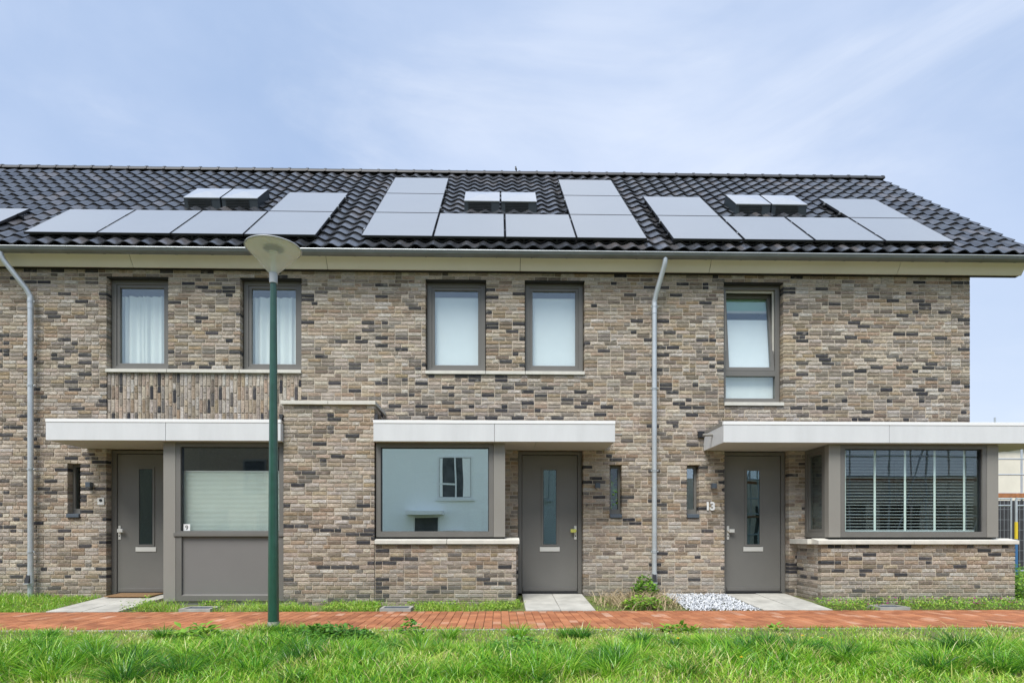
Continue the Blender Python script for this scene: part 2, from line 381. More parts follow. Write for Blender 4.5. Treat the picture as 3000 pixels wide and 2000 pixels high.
# ================================================================== SETTING: ground, path
def gz(x, y):                                   # ground height
    prof = [(-400, -.14), (-3.2,-.128), (-3.117, -.122), (-3.112, -.17), (-1.50, -.17), (-1.46, -.125), (-1.1, -.115), (-.1, -.04), (0.0, -.035), (400, -.035)]
    for (a, za), (b, zb) in zip(prof, prof[1:]):
        if a <= y <= b:
            z = za + (zb - za) * (y - a) / (b - a); break
    if y < -3.3:
        k = min(1, (-3.3 - y) / 1.5)
        z += k * .06 * mnoise.noise(Vector((x * .8, y * .8, 3.1))) + k * .03 * mnoise.noise(Vector((x * 2.6, y * 2.6, 9)))
    return z
xs = [-400, -120, -60, -30] + list(np.arange(-16, 22.01, .4)) + [30, 60, 120, 400]
ys = [-400, -120, -60, -30, -20, -14] + list(np.arange(-12, -3.3, .22)) + [-3.3, -3.2, -3.118, -3.111, -2.2, -1.50, -1.46, -1.1, -.6, -.1, 0, .3, 3, 12, 30, 80, 400]
g = MB()
g.v = [(float(x), float(y), gz(x, y)) for y in ys for x in xs]
nx = len(xs)
g.f = [(j * nx + i, j * nx + i + 1, (j + 1) * nx + i + 1, (j + 1) * nx + i) for j in range(len(ys) - 1) for i in range(nx - 1)]
ground = g.build('ground', 'lawn', smooth=True, kind='structure')

# brick path: bedding + pavers
path = MB().box(-12, 14, -3.075, -1.49, -.18, -.112).build('path', 'earth', kind='structure')
pv = []
for c in range(int(26 / .1055)):
    x0 = -12 + c * .1055
    y = -3.07 + (.105 if c % 2 else 0)
    if c % 2: pv.append((x0, -3.07, .1, True))
    while y < -1.5 - .02:
        ln = min(.2, -1.495 - y)
        pv.append((x0, y, ln, ln < .195)); y += .21
def paver_mesh(ln, wd=.1, h=.05, c=.004):
    b = MB(); hx = wd / 2; hy = ln / 2
    vs = [(-hx + c, -hy + c, 0), (hx - c, -hy + c, 0), (hx - c, hy - c, 0), (-hx + c, hy - c, 0),
          (-hx, -hy, -c), (hx, -hy, -c), (hx, hy, -c), (-hx, hy, -c), (-hx, -hy, -h), (hx, -hy, -h), (hx, hy, -h), (-hx, hy, -h)]
    fs = [(0, 1, 2, 3)] + [(4 + k, 4 + (k + 1) % 4, (k + 1) % 4, k) for k in range(4)] + [(8 + k, 8 + (k + 1) % 4, 4 + (k + 1) % 4, 4 + k) for k in range(4)]
    b.add(vs, fs); return b
full = [p for p in pv if not p[3] and abs(p[0]) < 7.5]
full.sort(key=lambda p: math.hypot(p[0] + .05, p[1] + 10))
chosen = set(id(p) for p in full[:298])
pm = paver_mesh(.2).mesh('paver', 'paver_o')
massv = []; massf = []; masst = []
for p in pv:
    t = rnd.random(); dz = -.098 + rnd.uniform(-.002, .002)
    if id(p) in chosen:
        o = bpy.data.objects.new('paver', pm); place(o, path, (p[0] + .05, p[1] + p[2] / 2, dz)); o.color = (t, rnd.random(), rnd.random(), 1)
        o.rotation_euler = (rnd.uniform(-.008, .008), rnd.uniform(-.012, .012), rnd.uniform(-.01, .01))
    else:
        b = paver_mesh(p[2]); n = len(massv)
        massv += [(x + p[0] + .05, y + p[1] + p[2] / 2, z + dz) for x, y, z in b.v]; massf += [tuple(i + n for i in f) for f in b.f]; masst += [t] * len(b.v)
b = MB(); b.v = massv; b.f = massf
o = b.build('paver_field', 'paver_m', path, kind='stuff'); set_tone(o.data, np.array(masst)[:, None].repeat(3, 1))
kerb = MB().box(-12, 14, -3.12, -3.08, -.25, -.135).build('kerb', 'concrete', kind='structure')
km = MB().box(-.495, .495, -.018, .018, 0, .024).mesh('kerb_stone', 'concrete')
for k in range(26):
    o = bpy.data.objects.new('kerb_stone', km); place(o, kerb, (-11.5 + k, -3.099, -.1345 + rnd.uniform(-.003, .003)))

# concrete slab paths to the three doors
slab_m = MB().box(-.246, .246, -.241, .241, -.045, 0).mesh('paving_slab', 'slab', bevel=.003)
for k, x0 in enumerate((-6.31, .372, 3.77)):
    bed = MB().prism([(.0, -.05), (-1.47, -.145), (-1.47, -.2), (.0, -.2)], x0, x0 + .998).build('door_path', 'earth', kind='structure')
    for i in range(2):
        for j in range(3):
            yc = -.245 - j * .489
            o = bpy.data.objects.new('paving_slab', slab_m); place(o, bed, (x0 + .25 + i * .499, yc, .004 - .094 * (-yc) / 1.47 + rnd.uniform(-.003, .003)))
            o.rotation_euler = (math.atan(.094 / 1.47) + rnd.uniform(-.004, .004), rnd.uniform(-.004, .004), 0)

# ================================================================== HOUSES
houses = {}
BOUND = [-7.8, -2.6, 2.6]
def H(x): return houses[sum(x > b for b in BOUND)]
hl = [("brick terraced house at the far left edge, only a strip of wall beside the downpipe", -8.8),
      ("brick terraced house number 9 with net curtained upper windows and a blind in its bay", -5.2),
      ("middle brick terraced house with two plain upper windows and yellow-green door knob", 0.0),
      ("brick end house number 13 with one tall tilted upper window and corner bay", 5.3)]
for k, (lb, x) in enumerate(hl):
    houses[k] = empty('terraced_house', (x, 0, 0), lb, 'house', 'houses of the brick terrace')

PITCH = .0623; ZB = -.106; NROW = 88; BH = .0508; JT = .0095
def snap(z): return ZB + round((z - ZB) / PITCH) * PITCH

def brick_geo(wd, h, dep, r, c=.005):
    """irregular hand-formed brick: 24 verts, 19 quads, front at y=0"""
    hx = wd / 2; hz = h / 2
    xs_ = [-hx, -hx + wd * r.uniform(.28, .38), hx - wd * r.uniform(.28, .38), hx]
    front = []
    per = []
    zt = [hz + r.uniform(-.0035, .001) for _ in range(4)]; zb_ = [-hz + r.uniform(-.001, .0035) for _ in range(4)]
    xl = [-hx + r.uniform(0, .003), -hx + r.uniform(0, .003)]; xr = [hx - r.uniform(0, .003), hx - r.uniform(0, .003)]
    def ringpts(ins, y, jy):
        X = xs_
        bot = [(xl[0] + ins, y + r.uniform(-jy, jy), zb_[0] + ins), (X[1], y + r.uniform(-jy, jy), zb_[1] + ins), (X[2], y + r.uniform(-jy, jy), zb_[2] + ins), (xr[0] - ins, y + r.uniform(-jy, jy), zb_[3] + ins)]
        top = [(xr[1] - ins, y + r.uniform(-jy, jy), zt[3] - ins), (X[2], y + r.uniform(-jy, jy), zt[2] - ins), (X[1], y + r.uniform(-jy, jy), zt[1] - ins), (xl[1] + ins, y + r.uniform(-jy, jy), zt[0] - ins)]
        return bot + top
    vs = ringpts(c, 0, .0022) + ringpts(0, c, .001) + ringpts(0, dep, 0)
    fs = [(0, 1, 6, 7), (1, 2, 5, 6), (2, 3, 4, 5)]
    for k in range(8):
        j = (k + 1) % 8
        fs += [(8 + k, 8 + j, j, k), (16 + k, 16 + j, 8 + j, 8 + k)]
    return vs, fs

def fill(a, b, r):
    out_ = []; x = a; last = None
    start = r.random()
    if start < .35: seq0 = .1
    elif start < .6: seq0 = .155
    else: seq0 = .21
    first = True
    while x < b - .015:
        wd = seq0 if first else (.21 if r.random() < .74 else .1)
        first = False
        rem = b - x
        if wd > rem - .05: wd = rem
        if wd > .235: wd = rem / 2 - JT / 2
        out_.append((x, x + wd)); x += wd + JT
    return out_

bricks = []      # dict(pos, rot, w, h, dep, vertical)
def wall_bricks(org, ang, length, z0, z1, holes=(), joints=(), r=rnd, edge=.13, ends=(.1, .1)):
    """org (x,y) of the face start; ang rotation about Z of local x; holes (u0,u1,z0,z1)"""
    ca, sa = math.cos(ang), math.sin(ang)
    for k in range(NROW):
        za = ZB + k * PITCH; zc = za + PITCH / 2
        if zc < z0 or zc > z1: continue
        cuts = [(0, length)]
        ed = {0: ends[0], length: ends[1]}
        for (u0, u1, h0, h1) in holes:
            if h0 < zc < h1:
                nc = []
                for a, b in cuts:
                    if u1 <= a or u0 >= b: nc.append((a, b)); continue
                    if u0 > a: nc.append((a, u0)); ed[u0] = edge
                    if u1 < b: nc.append((u1, b)); ed[u1] = edge
                cuts = nc
        for j in joints:
            nc = []
            for a, b in cuts:
                if a < j < b: nc += [(a, j - .004), (j + .004, b)]
                else: nc.append((a, b))
            cuts = nc
        for a, b in cuts:
            for x0, x1 in fill(a, b, r):
                dep = .045
                if abs(x0 - a) < 1e-6 and a in ed: dep = max(dep, ed[a])
                if abs(x1 - b) < 1e-6 and b in ed: dep = max(dep, ed[b])
                u = (x0 + x1) / 2
                bricks.append(dict(p=(org[0] + ca * u, org[1] + sa * u, zc), rot=ang, w=x1 - x0, h=BH, dep=dep, vert=False))

WX0 = -10.6; WX1 = 7.92
Z_SL1, Z_SL2 = snap(1.27), snap(2.157)
Z_W0, Z_W1 = snap(3.632), snap(5.21)
Z_13 = snap(3.141)
holes_x = [(-6.412, -5.421, Z_W0, Z_W1), (-4.251, -3.255, Z_W0, Z_W1), (-1.216, -.221, Z_W0, Z_W1), (.423, 1.414, Z_W0, Z_W1), (3.746, 4.745, Z_13, Z_W1),
           (-6.416, -5.33, -1, snap(2.38)), (.311, 1.39, -1, snap(2.38)), (3.757, 4.84, -1, snap(2.38)),
           (-7.041, -6.838, Z_SL1, Z_SL2), (1.834, 2.033, Z_SL1, Z_SL2), (3.124, 3.324, Z_SL1, Z_SL2),
           (-6.41, -3.256, snap(2.5), Z_W0),                                       # upright-brick panel of number 9
           (-5.0, -3.28, -1, snap(2.36)), (-1.89, .06, snap(.86), snap(2.36)), (5.13, 7.78, snap(.86), snap(2.36)),
           (-3.24, -1.93, -1, snap(2.75))]
sillcuts = [(-5.421, -4.251, Z_W0, snap(3.69)), (-.221, .423, Z_W0, snap(3.69))]
for (a, b, c, d) in sillcuts: holes_x.append((a, b, c, d))
sh = lambda hs: [(a - WX0, b - WX0, c, d) for a, b, c, d in hs]
wall_bricks((WX0, 0), 0, WX1 - WX0, -.2, 5.36, sh(holes_x), joints=[7.598 - WX0, ], ends=(.045, .1))
# gable return at the right end, pillar, bay bases
wall_bricks((WX1, .105), math.pi / 2, 1.4, -.2, 5.36, ends=(.045, .045))
PZ = snap(2.945)
wall_bricks((-3.271, -.78), 0, 1.374, -.2, PZ)
wall_bricks((-3.271, -.0), -math.pi / 2, .675, -.2, PZ); wall_bricks((-1.897, -.675), math.pi / 2, .675, -.2, PZ)
BZ = snap(.836)
wall_bricks((-1.886, -.765), 0, 2.147, -.2, BZ); wall_bricks((.261, -.66), math.pi / 2, .66, -.2, BZ)
wall_bricks((4.971, -.765), 0, 3.059, -.2, BZ); wall_bricks((8.03, -.66), math.pi / 2, .9, -.2, BZ); wall_bricks((4.971, 0), -math.pi / 2, .66, -.2, BZ)
# upright bricks between the first floor windows and the canopy
x = -6.403
while x < -3.30:
    z = Z_W0 - rnd.choice([.21, .1, .155, .21]) + .0
    top = Z_W0 - .004
    first = True
    while top > 2.45:
        ln = rnd.choice([.21, .21, .155, .1]) if first else (.21 if rnd.random() < .78 else .1)
        first = False
        if top - ln < 2.50: ln = top - 2.50
        if ln < .03: break
        bricks.append(dict(p=(x + .0255, .012, top - ln / 2), rot=0, w=ln, h=BH, dep=.05, vert=True)); top -= ln + JT
    x += .0619

def tone(): 
    t = rnd.random()
    return t
def hidden(b):
    x, y, z = b['p']
    if z < -.02: return True
    if y > -.1:
        zz = .93 + (z - .93) * .911; xx = x * .911
        if 2.33 < zz < 2.75 and ((-6.73 < xx < -3.2) or (-1.9 < xx < 1.75) or xx > 3.4): return True
        if -5.1 < xx < -3.2 and zz < 2.4: return True
        if -3.3 < xx < -1.85 and zz < 3.0: return True
        if -1.9 < xx < .3 and zz < 2.4: return True
        if xx > 4.95 and zz < 2.4: return True
    if abs(x + 2.6 + (y + .78) * .25) < .12 and y < -.1: pass
    return False
for b_ in bricks:
    b_['t'] = (rnd.random(), rnd.random(), rnd.random())
    b_['h_i'] = sum(b_['p'][0] > q for q in BOUND)
walls = {}
WALLX = [(-10.6, -7.8), (-7.8, -2.6), (-2.6, 2.6), (2.6, 7.92)]
MY = .012
# mortar bodies (cell decomposition round the openings)
hx_ = [(a - .010, b + .010, c - .010, d + .010) for a, b, c, d in holes_x[:-2]]
for k, (a, b) in enumerate(WALLX):
    X = sorted(set([a, b] + [v for h_ in hx_ for v in h_[:2] if a < v < b] + ([7.594, 7.602] if k == 3 else [])))
    Z = sorted(set([-.2, 5.36] + [v for h_ in hx_ for v in h_[2:] if -.2 < v < 5.35]))
    m = MB()
    for x0, x1 in zip(X, X[1:]):
        run = None
        for z0, z1 in zip(Z, Z[1:]):
            xc, zc = (x0 + x1) / 2, (z0 + z1) / 2
            solid = not any(h_[0] < xc < h_[1] and h_[2] < zc < h_[3] for h_ in hx_)
            y = MY
            if solid:
                if run: run = (run[0], z1)
                else: run = (z0, z1)
            if (not solid or z1 == Z[-1]) and run:
                yy = .05 if (x1 - x0) < .012 else MY
                m.box(x0, x1, yy, .24, *run); run = None
    if k == 1: m.box(-6.419, -3.247, .026, .10, snap(2.5) - .01, Z_W0 + .009)
    if k == 3: m.box(7.7, 7.909, .24, 1.6, -.2, 5.32); m.box(4.982, 8.019, -.752, -.6, -.2, BZ); m.box(4.982, 5.1, -.6, 0, -.2, BZ); m.box(7.9, 8.019, -.6, .24, -.2, BZ)
    if k == 2: m.box(-1.9, .250, -.752, -.6, -.2, BZ); m.box(.1, .250, -.6, 0, -.2, BZ)
    if k == 1: m.box(-3.2600, -1.908, -.767, 0, -.2, PZ - .003)
    walls[k] = m.build('wall', 'mortar', houses[k])
# bricks: the 300 that show largest singly, the rest as one mass per wall
stre = []; 
rb = random.Random(3)
for k in range(14):
    vs, fs = brick_geo(.21, BH, .045, rb); m = MB(); m.add(vs, fs); stre.append(m.mesh('brick', 'brick_o'))
camp = Vector((0, -10, .93))
for k in range(4):
    mine = [b_ for b_ in bricks if b_['h_i'] == k]
    cand = [b_ for b_ in mine if abs(b_['w'] - .21) < .002 and not hidden(b_) and b_['rot'] == 0 and b_['dep'] < .06 and (k or b_['p'][0] > -8.2)]
    cand.sort(key=lambda b_: (Vector(b_['p']) - camp).length)
    if k:   # keep the singly built upright bricks of number 9 too
        up = [b_ for b_ in cand if b_['vert']][:90]; cand = up + [b_ for b_ in cand if not b_['vert']]
    one = set(id(b_) for b_ in cand[:298])
    V = []; F = []; T = []
    for b_ in mine:
        if id(b_) in one:
            o = bpy.data.objects.new('brick', rb.choice(stre)); place(o, walls[k], (b_['p'][0], b_['p'][1] + rb.uniform(-.002, .002), b_['p'][2]))
            o.rotation_euler = (0, RAD(90) if b_['vert'] else rb.uniform(-.004, .004), b_['rot']); o.color = (*b_['t'], 1)
            continue
        vs, fs = brick_geo(b_['w'], b_['h'], b_['dep'], rb)
        ca, sa = math.cos(b_['rot']), math.sin(b_['rot']); px, py, pz = b_['p']; n = len(V); jy = rb.uniform(-.002, .002)
        if b_['vert']: vs = [(z_, y_, -x_) for x_, y_, z_ in vs]
        V += [(px + ca * x_ - sa * (y_ + jy), py + sa * x_ + ca * (y_ + jy), pz + z_) for x_, y_, z_ in vs]
        F += [tuple(i + n for i in f) for f in fs]; T += [b_['t']] * len(vs)
    m = MB(); m.v = V; m.f = F
    o = m.build('brick_courses', 'brick_m', walls[k], kind='stuff'); set_tone(o.data, np.array(T))

# ---- roof
TH = math.atan(1572 / 1770); CT, SN = math.cos(TH), math.sin(TH)
Y_E, Z_E = -.25, 5.575          # eave line of the tile plane
def rp(s, n=0): return (Y_E + s * CT - n * SN, Z_E + s * SN + n * CT)
RL = 5.46
VX = 8.86; RX0 = -12.55
roofs = {}
RB = [(RX0, -7.8), (-7.8, -2.6), (-2.6, 2.6), (2.6, VX - .04)]
for k, (a, b) in enumerate(RB):
    e = rp(0, -.10); t = rp(RL, -.03); y2 = 2 * t[0] - Y_E
    m = MB().prism([rp(-.02, -.03), t, (y2, Z_E), (y2, Z_E - .12), (t[0], t[1] - .14), rp(.12, -.16)], a, b)
    roofs[k] = m.build('roof', 'tile_dark', houses[k])
TW, TG, TL = .2705, .3345, .372
NC = int((VX - RX0) / TW)
def tile_geo():
    pts = []
    n = 10
    for i in range(n):
        x_ = TW * i / (n - 1); u = (x_ - .075) / TW
        z_ = .047 * (0.5 + 0.5 * math.cos(2 * math.pi * u)) ** 1.15
        if i == n - 1: x_ += .006; z_ += .006
        if i == n - 2: z_ += .004
        pts.append((x_, z_))
    lo, hi = .036, .004
    vs = [(x_, 0, z_ + lo) for x_, z_ in pts] + [(x_, TL, z_ + hi) for x_, z_ in pts]
    fs = [(i, i + 1, n + i + 1, n + i) for i in range(n - 1)]
    b = len(vs)
    vs += [(x_, 0, z_ + lo) for x_, z_ in pts] + [(x_, .002, z_ + lo - .017) for x_, z_ in pts]
    fs += [(b + i + n, b + i + n + 1, b + i + 1, b + i) for i in range(n - 1)]
    c = len(vs)
    x_, z_ = pts[-1]
    vs += [(x_, 0, z_ + lo), (x_, TL, z_ + hi), (x_, TL, z_ + hi - .012), (x_, 0, z_ + lo - .017)]
    fs += [(c, c + 3, c + 2, c + 1)]
    return vs, fs
tv, tf = tile_geo()
m = MB(); m.add(tv, tf); tile_me = m.mesh('roof_tile', 'tile_o')
for p in tile_me.polygons: p.use_smooth = True
tv_np = np.array(tv)
tiles = []
for c in range(NC):
    for r_ in range(17):
        xx = VX - (c + 1) * TW; s_ = -.02 + r_ * TG
        if s_ + .3 > RL: continue
        tiles.append((xx, s_, rnd.random()))
panel_rects = [(-7.65, -2.95, .2, 1.75), (-4.2, -2.95, 1.7, 3.15), (-2.26, 2.46, .2, 1.75), (-2.26, -1.05, 1.7, 4.55), (1.26, 2.46, 1.7, 4.55),
               (2.84, 7.58, .2, 1.75), (2.84, 4.08, 1.7, 3.15), (6.38, 7.58, 1.7, 3.15), (-9.6, -8.33, .2, 1.75)]
for k in range(4):
    mine = [t for t in tiles if sum(t[0] + .13 > q for q in BOUND) == k]
    def vis(t):
        return not any(a - .05 < t[0] + .13 < b + .05 and c - .15 < t[1] + .1 < d - .1 for a, b, c, d in panel_rects) and (t[0] > -11.5)
    def near(t):
        y, z = rp(t[1]); return (Vector((t[0], y, z)) - camp).length
    cand = sorted([t for t in mine if vis(t)], key=near)[:298]; one = set(map(id, cand))
    V = []; F = []; T = []
    for t in mine:
        y, z = rp(t[1])
        if id(t) in one:
            o = bpy.data.objects.new('roof_tile', tile_me); place(o, roofs[k], (t[0], y, z)); o.rotation_euler = (TH + rb.uniform(-.006, .006), 0, rb.uniform(-.004, .004)); o.color = (t[2], 0, 0, 1)
        else:
            n = len(V) * len(tv)
            V.append(np.stack([tv_np[:, 0] + t[0], y + tv_np[:, 1] * CT - tv_np[:, 2] * SN, z + tv_np[:, 1] * SN + tv_np[:, 2] * CT], 1)); T += [t[2]] * len(tv)
            F += [tuple(i + n for i in f) for f in tf]
    if V:
        o = np_mesh('roof_tile_field', np.concatenate(V), np.array(F), np.array(T)[:, None].repeat(3, 1), 'tile_m', roofs[k], smooth=True)
# ridge caps, verge edge, gable triangle
yr, zr = rp(RL, .0)
rm = MB(); n = 10; prof = []
for i in range(n + 1):
    a = math.pi * i / n; prof.append((math.cos(a) * .125, math.sin(a) * .105))
for (x0, x1, sc) in ((0, .398, 1.0), (.37, .415, 1.10)):
    vs = [(x0, p[0] * sc, p[1] * sc) for p in prof] + [(x1, p[0] * sc, p[1] * sc) for p in prof]
    rm.add(vs, [(i, i + 1, n + 2 + i, n + 1 + i) for i in range(n)] + [tuple(range(n + 1, 2 * n + 2))] + [tuple(range(n + 1))[::-1]])
ridge_me = rm.mesh('ridge_tile', 'ridge', smooth=True)
xx = VX - .415 + .02
while xx > RX0:
    k = sum(xx + .2 > q for q in BOUND)
    o = bpy.data.objects.new('ridge_tile', ridge_me); place(o, roofs[k], (xx, yr + .02, zr + .005)); o.rotation_euler = (0, rb.uniform(-.006, .006), rb.uniform(-.005, .005))
    xx -= .4
m = MB()
a_ = rp(-.02, .03); b_ = rp(RL, .03)
m.add([(VX, *rp(-.02, .028)), (VX, *rp(RL, .028)), (VX, *rp(RL, -.10)), (VX, *rp(-.02, -.10)),
       (VX - .02, *rp(-.02, .028)), (VX - .02, *rp(RL, .028)), (VX - .02, *rp(RL, -.10)), (VX - .02, *rp(-.02, -.10))],
      [(0, 3, 2, 1), (4, 5, 6, 7), (0, 1, 5, 4), (3, 7, 6, 2), (0, 4, 7, 3), (1, 2, 6, 5)])
m.build('verge_board', 'ridge', roofs[3])
t_ = rp(RL, -.2)
MB().add([(7.9, .24, 5.32), (7.9, t_[0], t_[1]), (7.9, 8, 5.32), (7.9, .24, 0), (7.9, 8, 0)], [(0, 1, 2), (0, 2, 4, 3)]).build('gable_wall', 'mortar', houses[3])

for k, (a, b) in enumerate([(-10.6, -7.81), (-7.79, -2.61), (-2.59, 2.59), (2.61, 7.88)]):
    m = MB().box(a, b, 7.6, 7.75, -.1, 5.45); m.build('rear_wall', 'dkbrick0', houses[k])  # unseen back walls, added to stop sky light leaking past the door frames
MB().box(-10.7, -10.6, .24, 7.75, -.1, 5.45).build('party_wall', 'dkbrick0', houses[0])
# ---- eaves: gutter, brackets, fascia boards
GX = [(RX0, -7.8), (-7.8, -2.6), (-2.6, 2.6), (2.6, 8.9)]
gut = {}
for k, (a, b) in enumerate(GX):
    m = MB(); n = 12; R_ = .070; yc, zc = -.325, 5.487
    for rr, flip in ((R_, 0), (R_ - .004, 1)):
        vs = []
        for x_ in (a, b):
            for i in range(n + 1):
                an = math.pi + math.pi * i / n; vs.append((x_, yc + math.cos(an) * rr, zc + math.sin(an) * rr))
        fs = [(i, i + 1, n + 2 + i, n + 1 + i) for i in range(n)]
        m.add(vs, fs)
    if k == 3:
        vs = [(b - .003, yc + math.cos(math.pi + math.pi * i / n) * R_, zc + math.sin(math.pi + math.pi * i / n) * R_) for i in range(n + 1)]
        m.add(vs, [tuple(range(n + 1))])
    g_ = m.build('gutter', 'zinc', houses[k], smooth=True); gut[k] = g_
    MB().tube([(a, yc - R_ - .004, zc + .006), (b, yc - R_ - .004, zc + .006)], .010, 8).build('gutter_bead', 'galv', g_, smooth=True)
m = MB(); n = 10
for rr in (.0735,):
    vs = []
    for x_ in (-.014, .014):
        for i in range(n + 1):
            an = math.pi + math.pi * i / n; vs.append((x_, math.cos(an) * rr, math.sin(an) * rr))
        for i in range(n + 1):
            an = math.pi + math.pi * i / n; vs.append((x_, math.cos(an) * (rr - .003), math.sin(an) * (rr - .003)))
    q = n + 1
    fs = [(i, i + 1, 2 * q + i + 1, 2 * q + i) for i in range(n)] + [(i, q + i, q + i + 1, i + 1) for i in range(n)] + [(2 * q + i, 2 * q + i + 1, 3 * q + i + 1, 3 * q + i) for i in range(n)]
    m.add(vs, fs)
br_me = m.mesh('gutter_bracket', 'zinc')
xx = -11.9
while xx < 8.85:
    o = bpy.data.objects.new('gutter_bracket', br_me); place(o, gut[sum(xx > q for q in BOUND)], (xx, -.325, 5.4865)); xx += .5645
FS = [-12.2, -9.04, -5.915, -2.793, .34, 3.458, 6.594, 8.703]
for a, b in zip(FS, FS[1:]):
    MB().prism([(-.235, 5.475), (-.11, 5.300), (-.092, 5.300), (-.215, 5.475)], a + .004, b - .004).build('fascia_board', 'fascia', H((a + b) / 2), bevel=.0015)
for k, (a, b) in enumerate([(-12.2, -7.8), (-7.8, -2.6), (-2.6, 2.6), (2.6, 8.69)]):
    MB().prism([(-.21, 5.472), (-.09, 5.306), (.0, 5.306), (.0, 5.472)], a, b).build('eaves_box', 'dark', houses[k])

# ---- downpipes
def downpipe(xt, xb, hs):
    root = MB().tube([(xt, -.325, 5.44), (xt, -.325, 5.38), (xt + (xb - xt) * .08, -.30, 5.31), (xt + (xb - xt) * .85, -.14, 4.93), (xb, -.105, 4.82), (xb, -.100, 4.70), (xb, -.100, -.06)], .041).build('downpipe', 'galv', hs, smooth=True)
    MB().cyl((xb, -.1, 4.62), (xb, -.1, 4.80), .0445, n=16).build('pipe_socket', 'galv', root, smooth=True)
    for z_ in (4.732, 3.384, 2.036, .704):
        m = MB().cyl((xb, -.1, z_ - .016), (xb, -.1, z_ - .006), .048, n=16); m.cyl((xb, -.1, z_ + .006), (xb, -.1, z_ + .016), .048, n=16)
        m.cyl((xb, -.06, z_), (xb, .0, z_), .008, n=8); m.cyl((xb + .046, -.1, z_), (xb + .064, -.1, z_), .010, n=8); m.cyl((xb - .046, -.1, z_), (xb - .058, -.1, z_), .008, n=8)
        m.build('pipe_clip', 'galv', root, smooth=True)
    s_ = MB().cyl((xb, -.1, .15), (xb, -.1, .35), .0465, n=16)
    s_.add([(xb - .055, -.185, .19), (xb + .03, -.185, .19), (xb + .042, -.1, .19), (xb - .045, -.1, .19), (xb - .055, -.185, .205), (xb + .03, -.185, .205), (xb + .042, -.1, .205), (xb - .045, -.1, .205)],
           [(0, 3, 2, 1), (4, 5, 6, 7), (0, 1, 5, 4), (1, 2, 6, 5), (2, 3, 7, 6), (3, 0, 4, 7)])
    l_ = s_.build('leaf_catcher', 'galv', root, smooth=True)
    MB().prism([(-.178, .205), (-.146, .33), (-.130, .345), (-.130, .205)], xb - .042, xb + .022).build('catcher_opening', 'black', l_)
    return root
downpipe(-7.843, -7.555, houses[1]); downpipe(2.669, 2.553, houses[2])

# ---- windows
def room(name, parent, x0, x1, y0, y1, z0, z1, m='room'):
    vs = [(x0, y0, z0), (x1, y0, z0), (x1, y1, z0), (x0, y1, z0), (x0, y0, z1), (x1, y0, z1), (x1, y1, z1), (x0, y1, z1)]
    return MB().add(vs, [(0, 1, 2, 3), (4, 7, 6, 5), (1, 5, 6, 2), (2, 6, 7, 3), (3, 7, 4, 0)]).build(name, m, parent)
def upper_window(x0, x1, z0, z1, hs, cover):
    yf = .115
    fr = MB().ring(x0 + .012, x1 - .012, z0, z1, .075, .075, .075, .075, yf, .20).build('window', 'frame', hs, bevel=.002)
    MB().box(x0 + .004, x1 - .004, yf + .02, .2, z0 - .03, z0 - .001).build('seal', 'dark', fr)
    MB().box(x0 + .001, x1 - .001, .002, yf - .001, z1 - .012, z1 + .004).build('lintel_shade', 'dark', fr)  # near-black plate at the opening's head, the lintel's shadow put in as colour
    MB().ring(x0 + .087, x1 - .087, z0 + .075, z1 - .075, .048, .048, .052, .048, yf + .016, .19).build('sash', 'frame', fr, bevel=.003)
    MB().box(x0 + .133, x1 - .133, yf + .045, yf + .051, z0 + .125, z1 - .121).build('pane', 'glass_up', fr)
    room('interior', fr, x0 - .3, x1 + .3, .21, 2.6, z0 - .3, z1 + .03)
    a, b = x0 + .09, x1 - .09
    if cover == 'curtain':
        m = MB(); nn = 60; vs = []
        for i in range(nn + 1):
            x_ = a + (b - a) * i / nn
            y_ = .27 + .020 * math.sin(i * .9 + math.sin(i * .23) * 2) + .01 * math.sin(i * .37)
            vs += [(x_, y_, z0 + .05), (x_, y_ - .004, z1 - .215)]
        m.add(vs, [(2 * i, 2 * i + 2, 2 * i + 3, 2 * i + 1) for i in range(nn)]); m.build('curtain', 'curtain', fr, smooth=True)
    else:
        MB().box(a, b, .225, .229, z0 + .05, z1 - .225).build('blind', 'blind', fr)
        MB().box(a, b, .22, .238, z1 - .226, z1 - .21).build('blind_rail', 'white', fr)
Z0U = 3.692
for x0, x1, hs, cv in ((-6.412, -5.421, 1, 'curtain'), (-4.251, -3.255, 1, 'curtain'), (-1.216, -.221, 2, 'blind'), (.423, 1.414, 2, 'blind')):
    upper_window(x0, x1, Z0U, Z_W1, houses[hs], cv)
def stones(name, segs, y0, y1, z0, z1, hs, drop=.012, m='stone'):
    for a, b in segs:
        MB().prism([(y0, z0), (y1, z0), (y1, z1 + drop), (y0, z1)], a + .003, b - .003).build(name, m, hs, bevel=.003)
stones('sill_stone', [(-6.420, -5.43), (-5.43, -4.255), (-4.255, -3.25)], -.028, .114, Z_W0 - .001, 3.684, houses[1], .002)
stones('sill_stone', [(-1.222, -.226), (-.226, .43), (.43, 1.418)], -.028, .114, Z_W0 - .001, 3.684, houses[2], .002)
stones('sill_stone', [(3.748, 4.752)], -.028, .114, Z_13 - .001, Z_13 + .055, houses[3], .002)
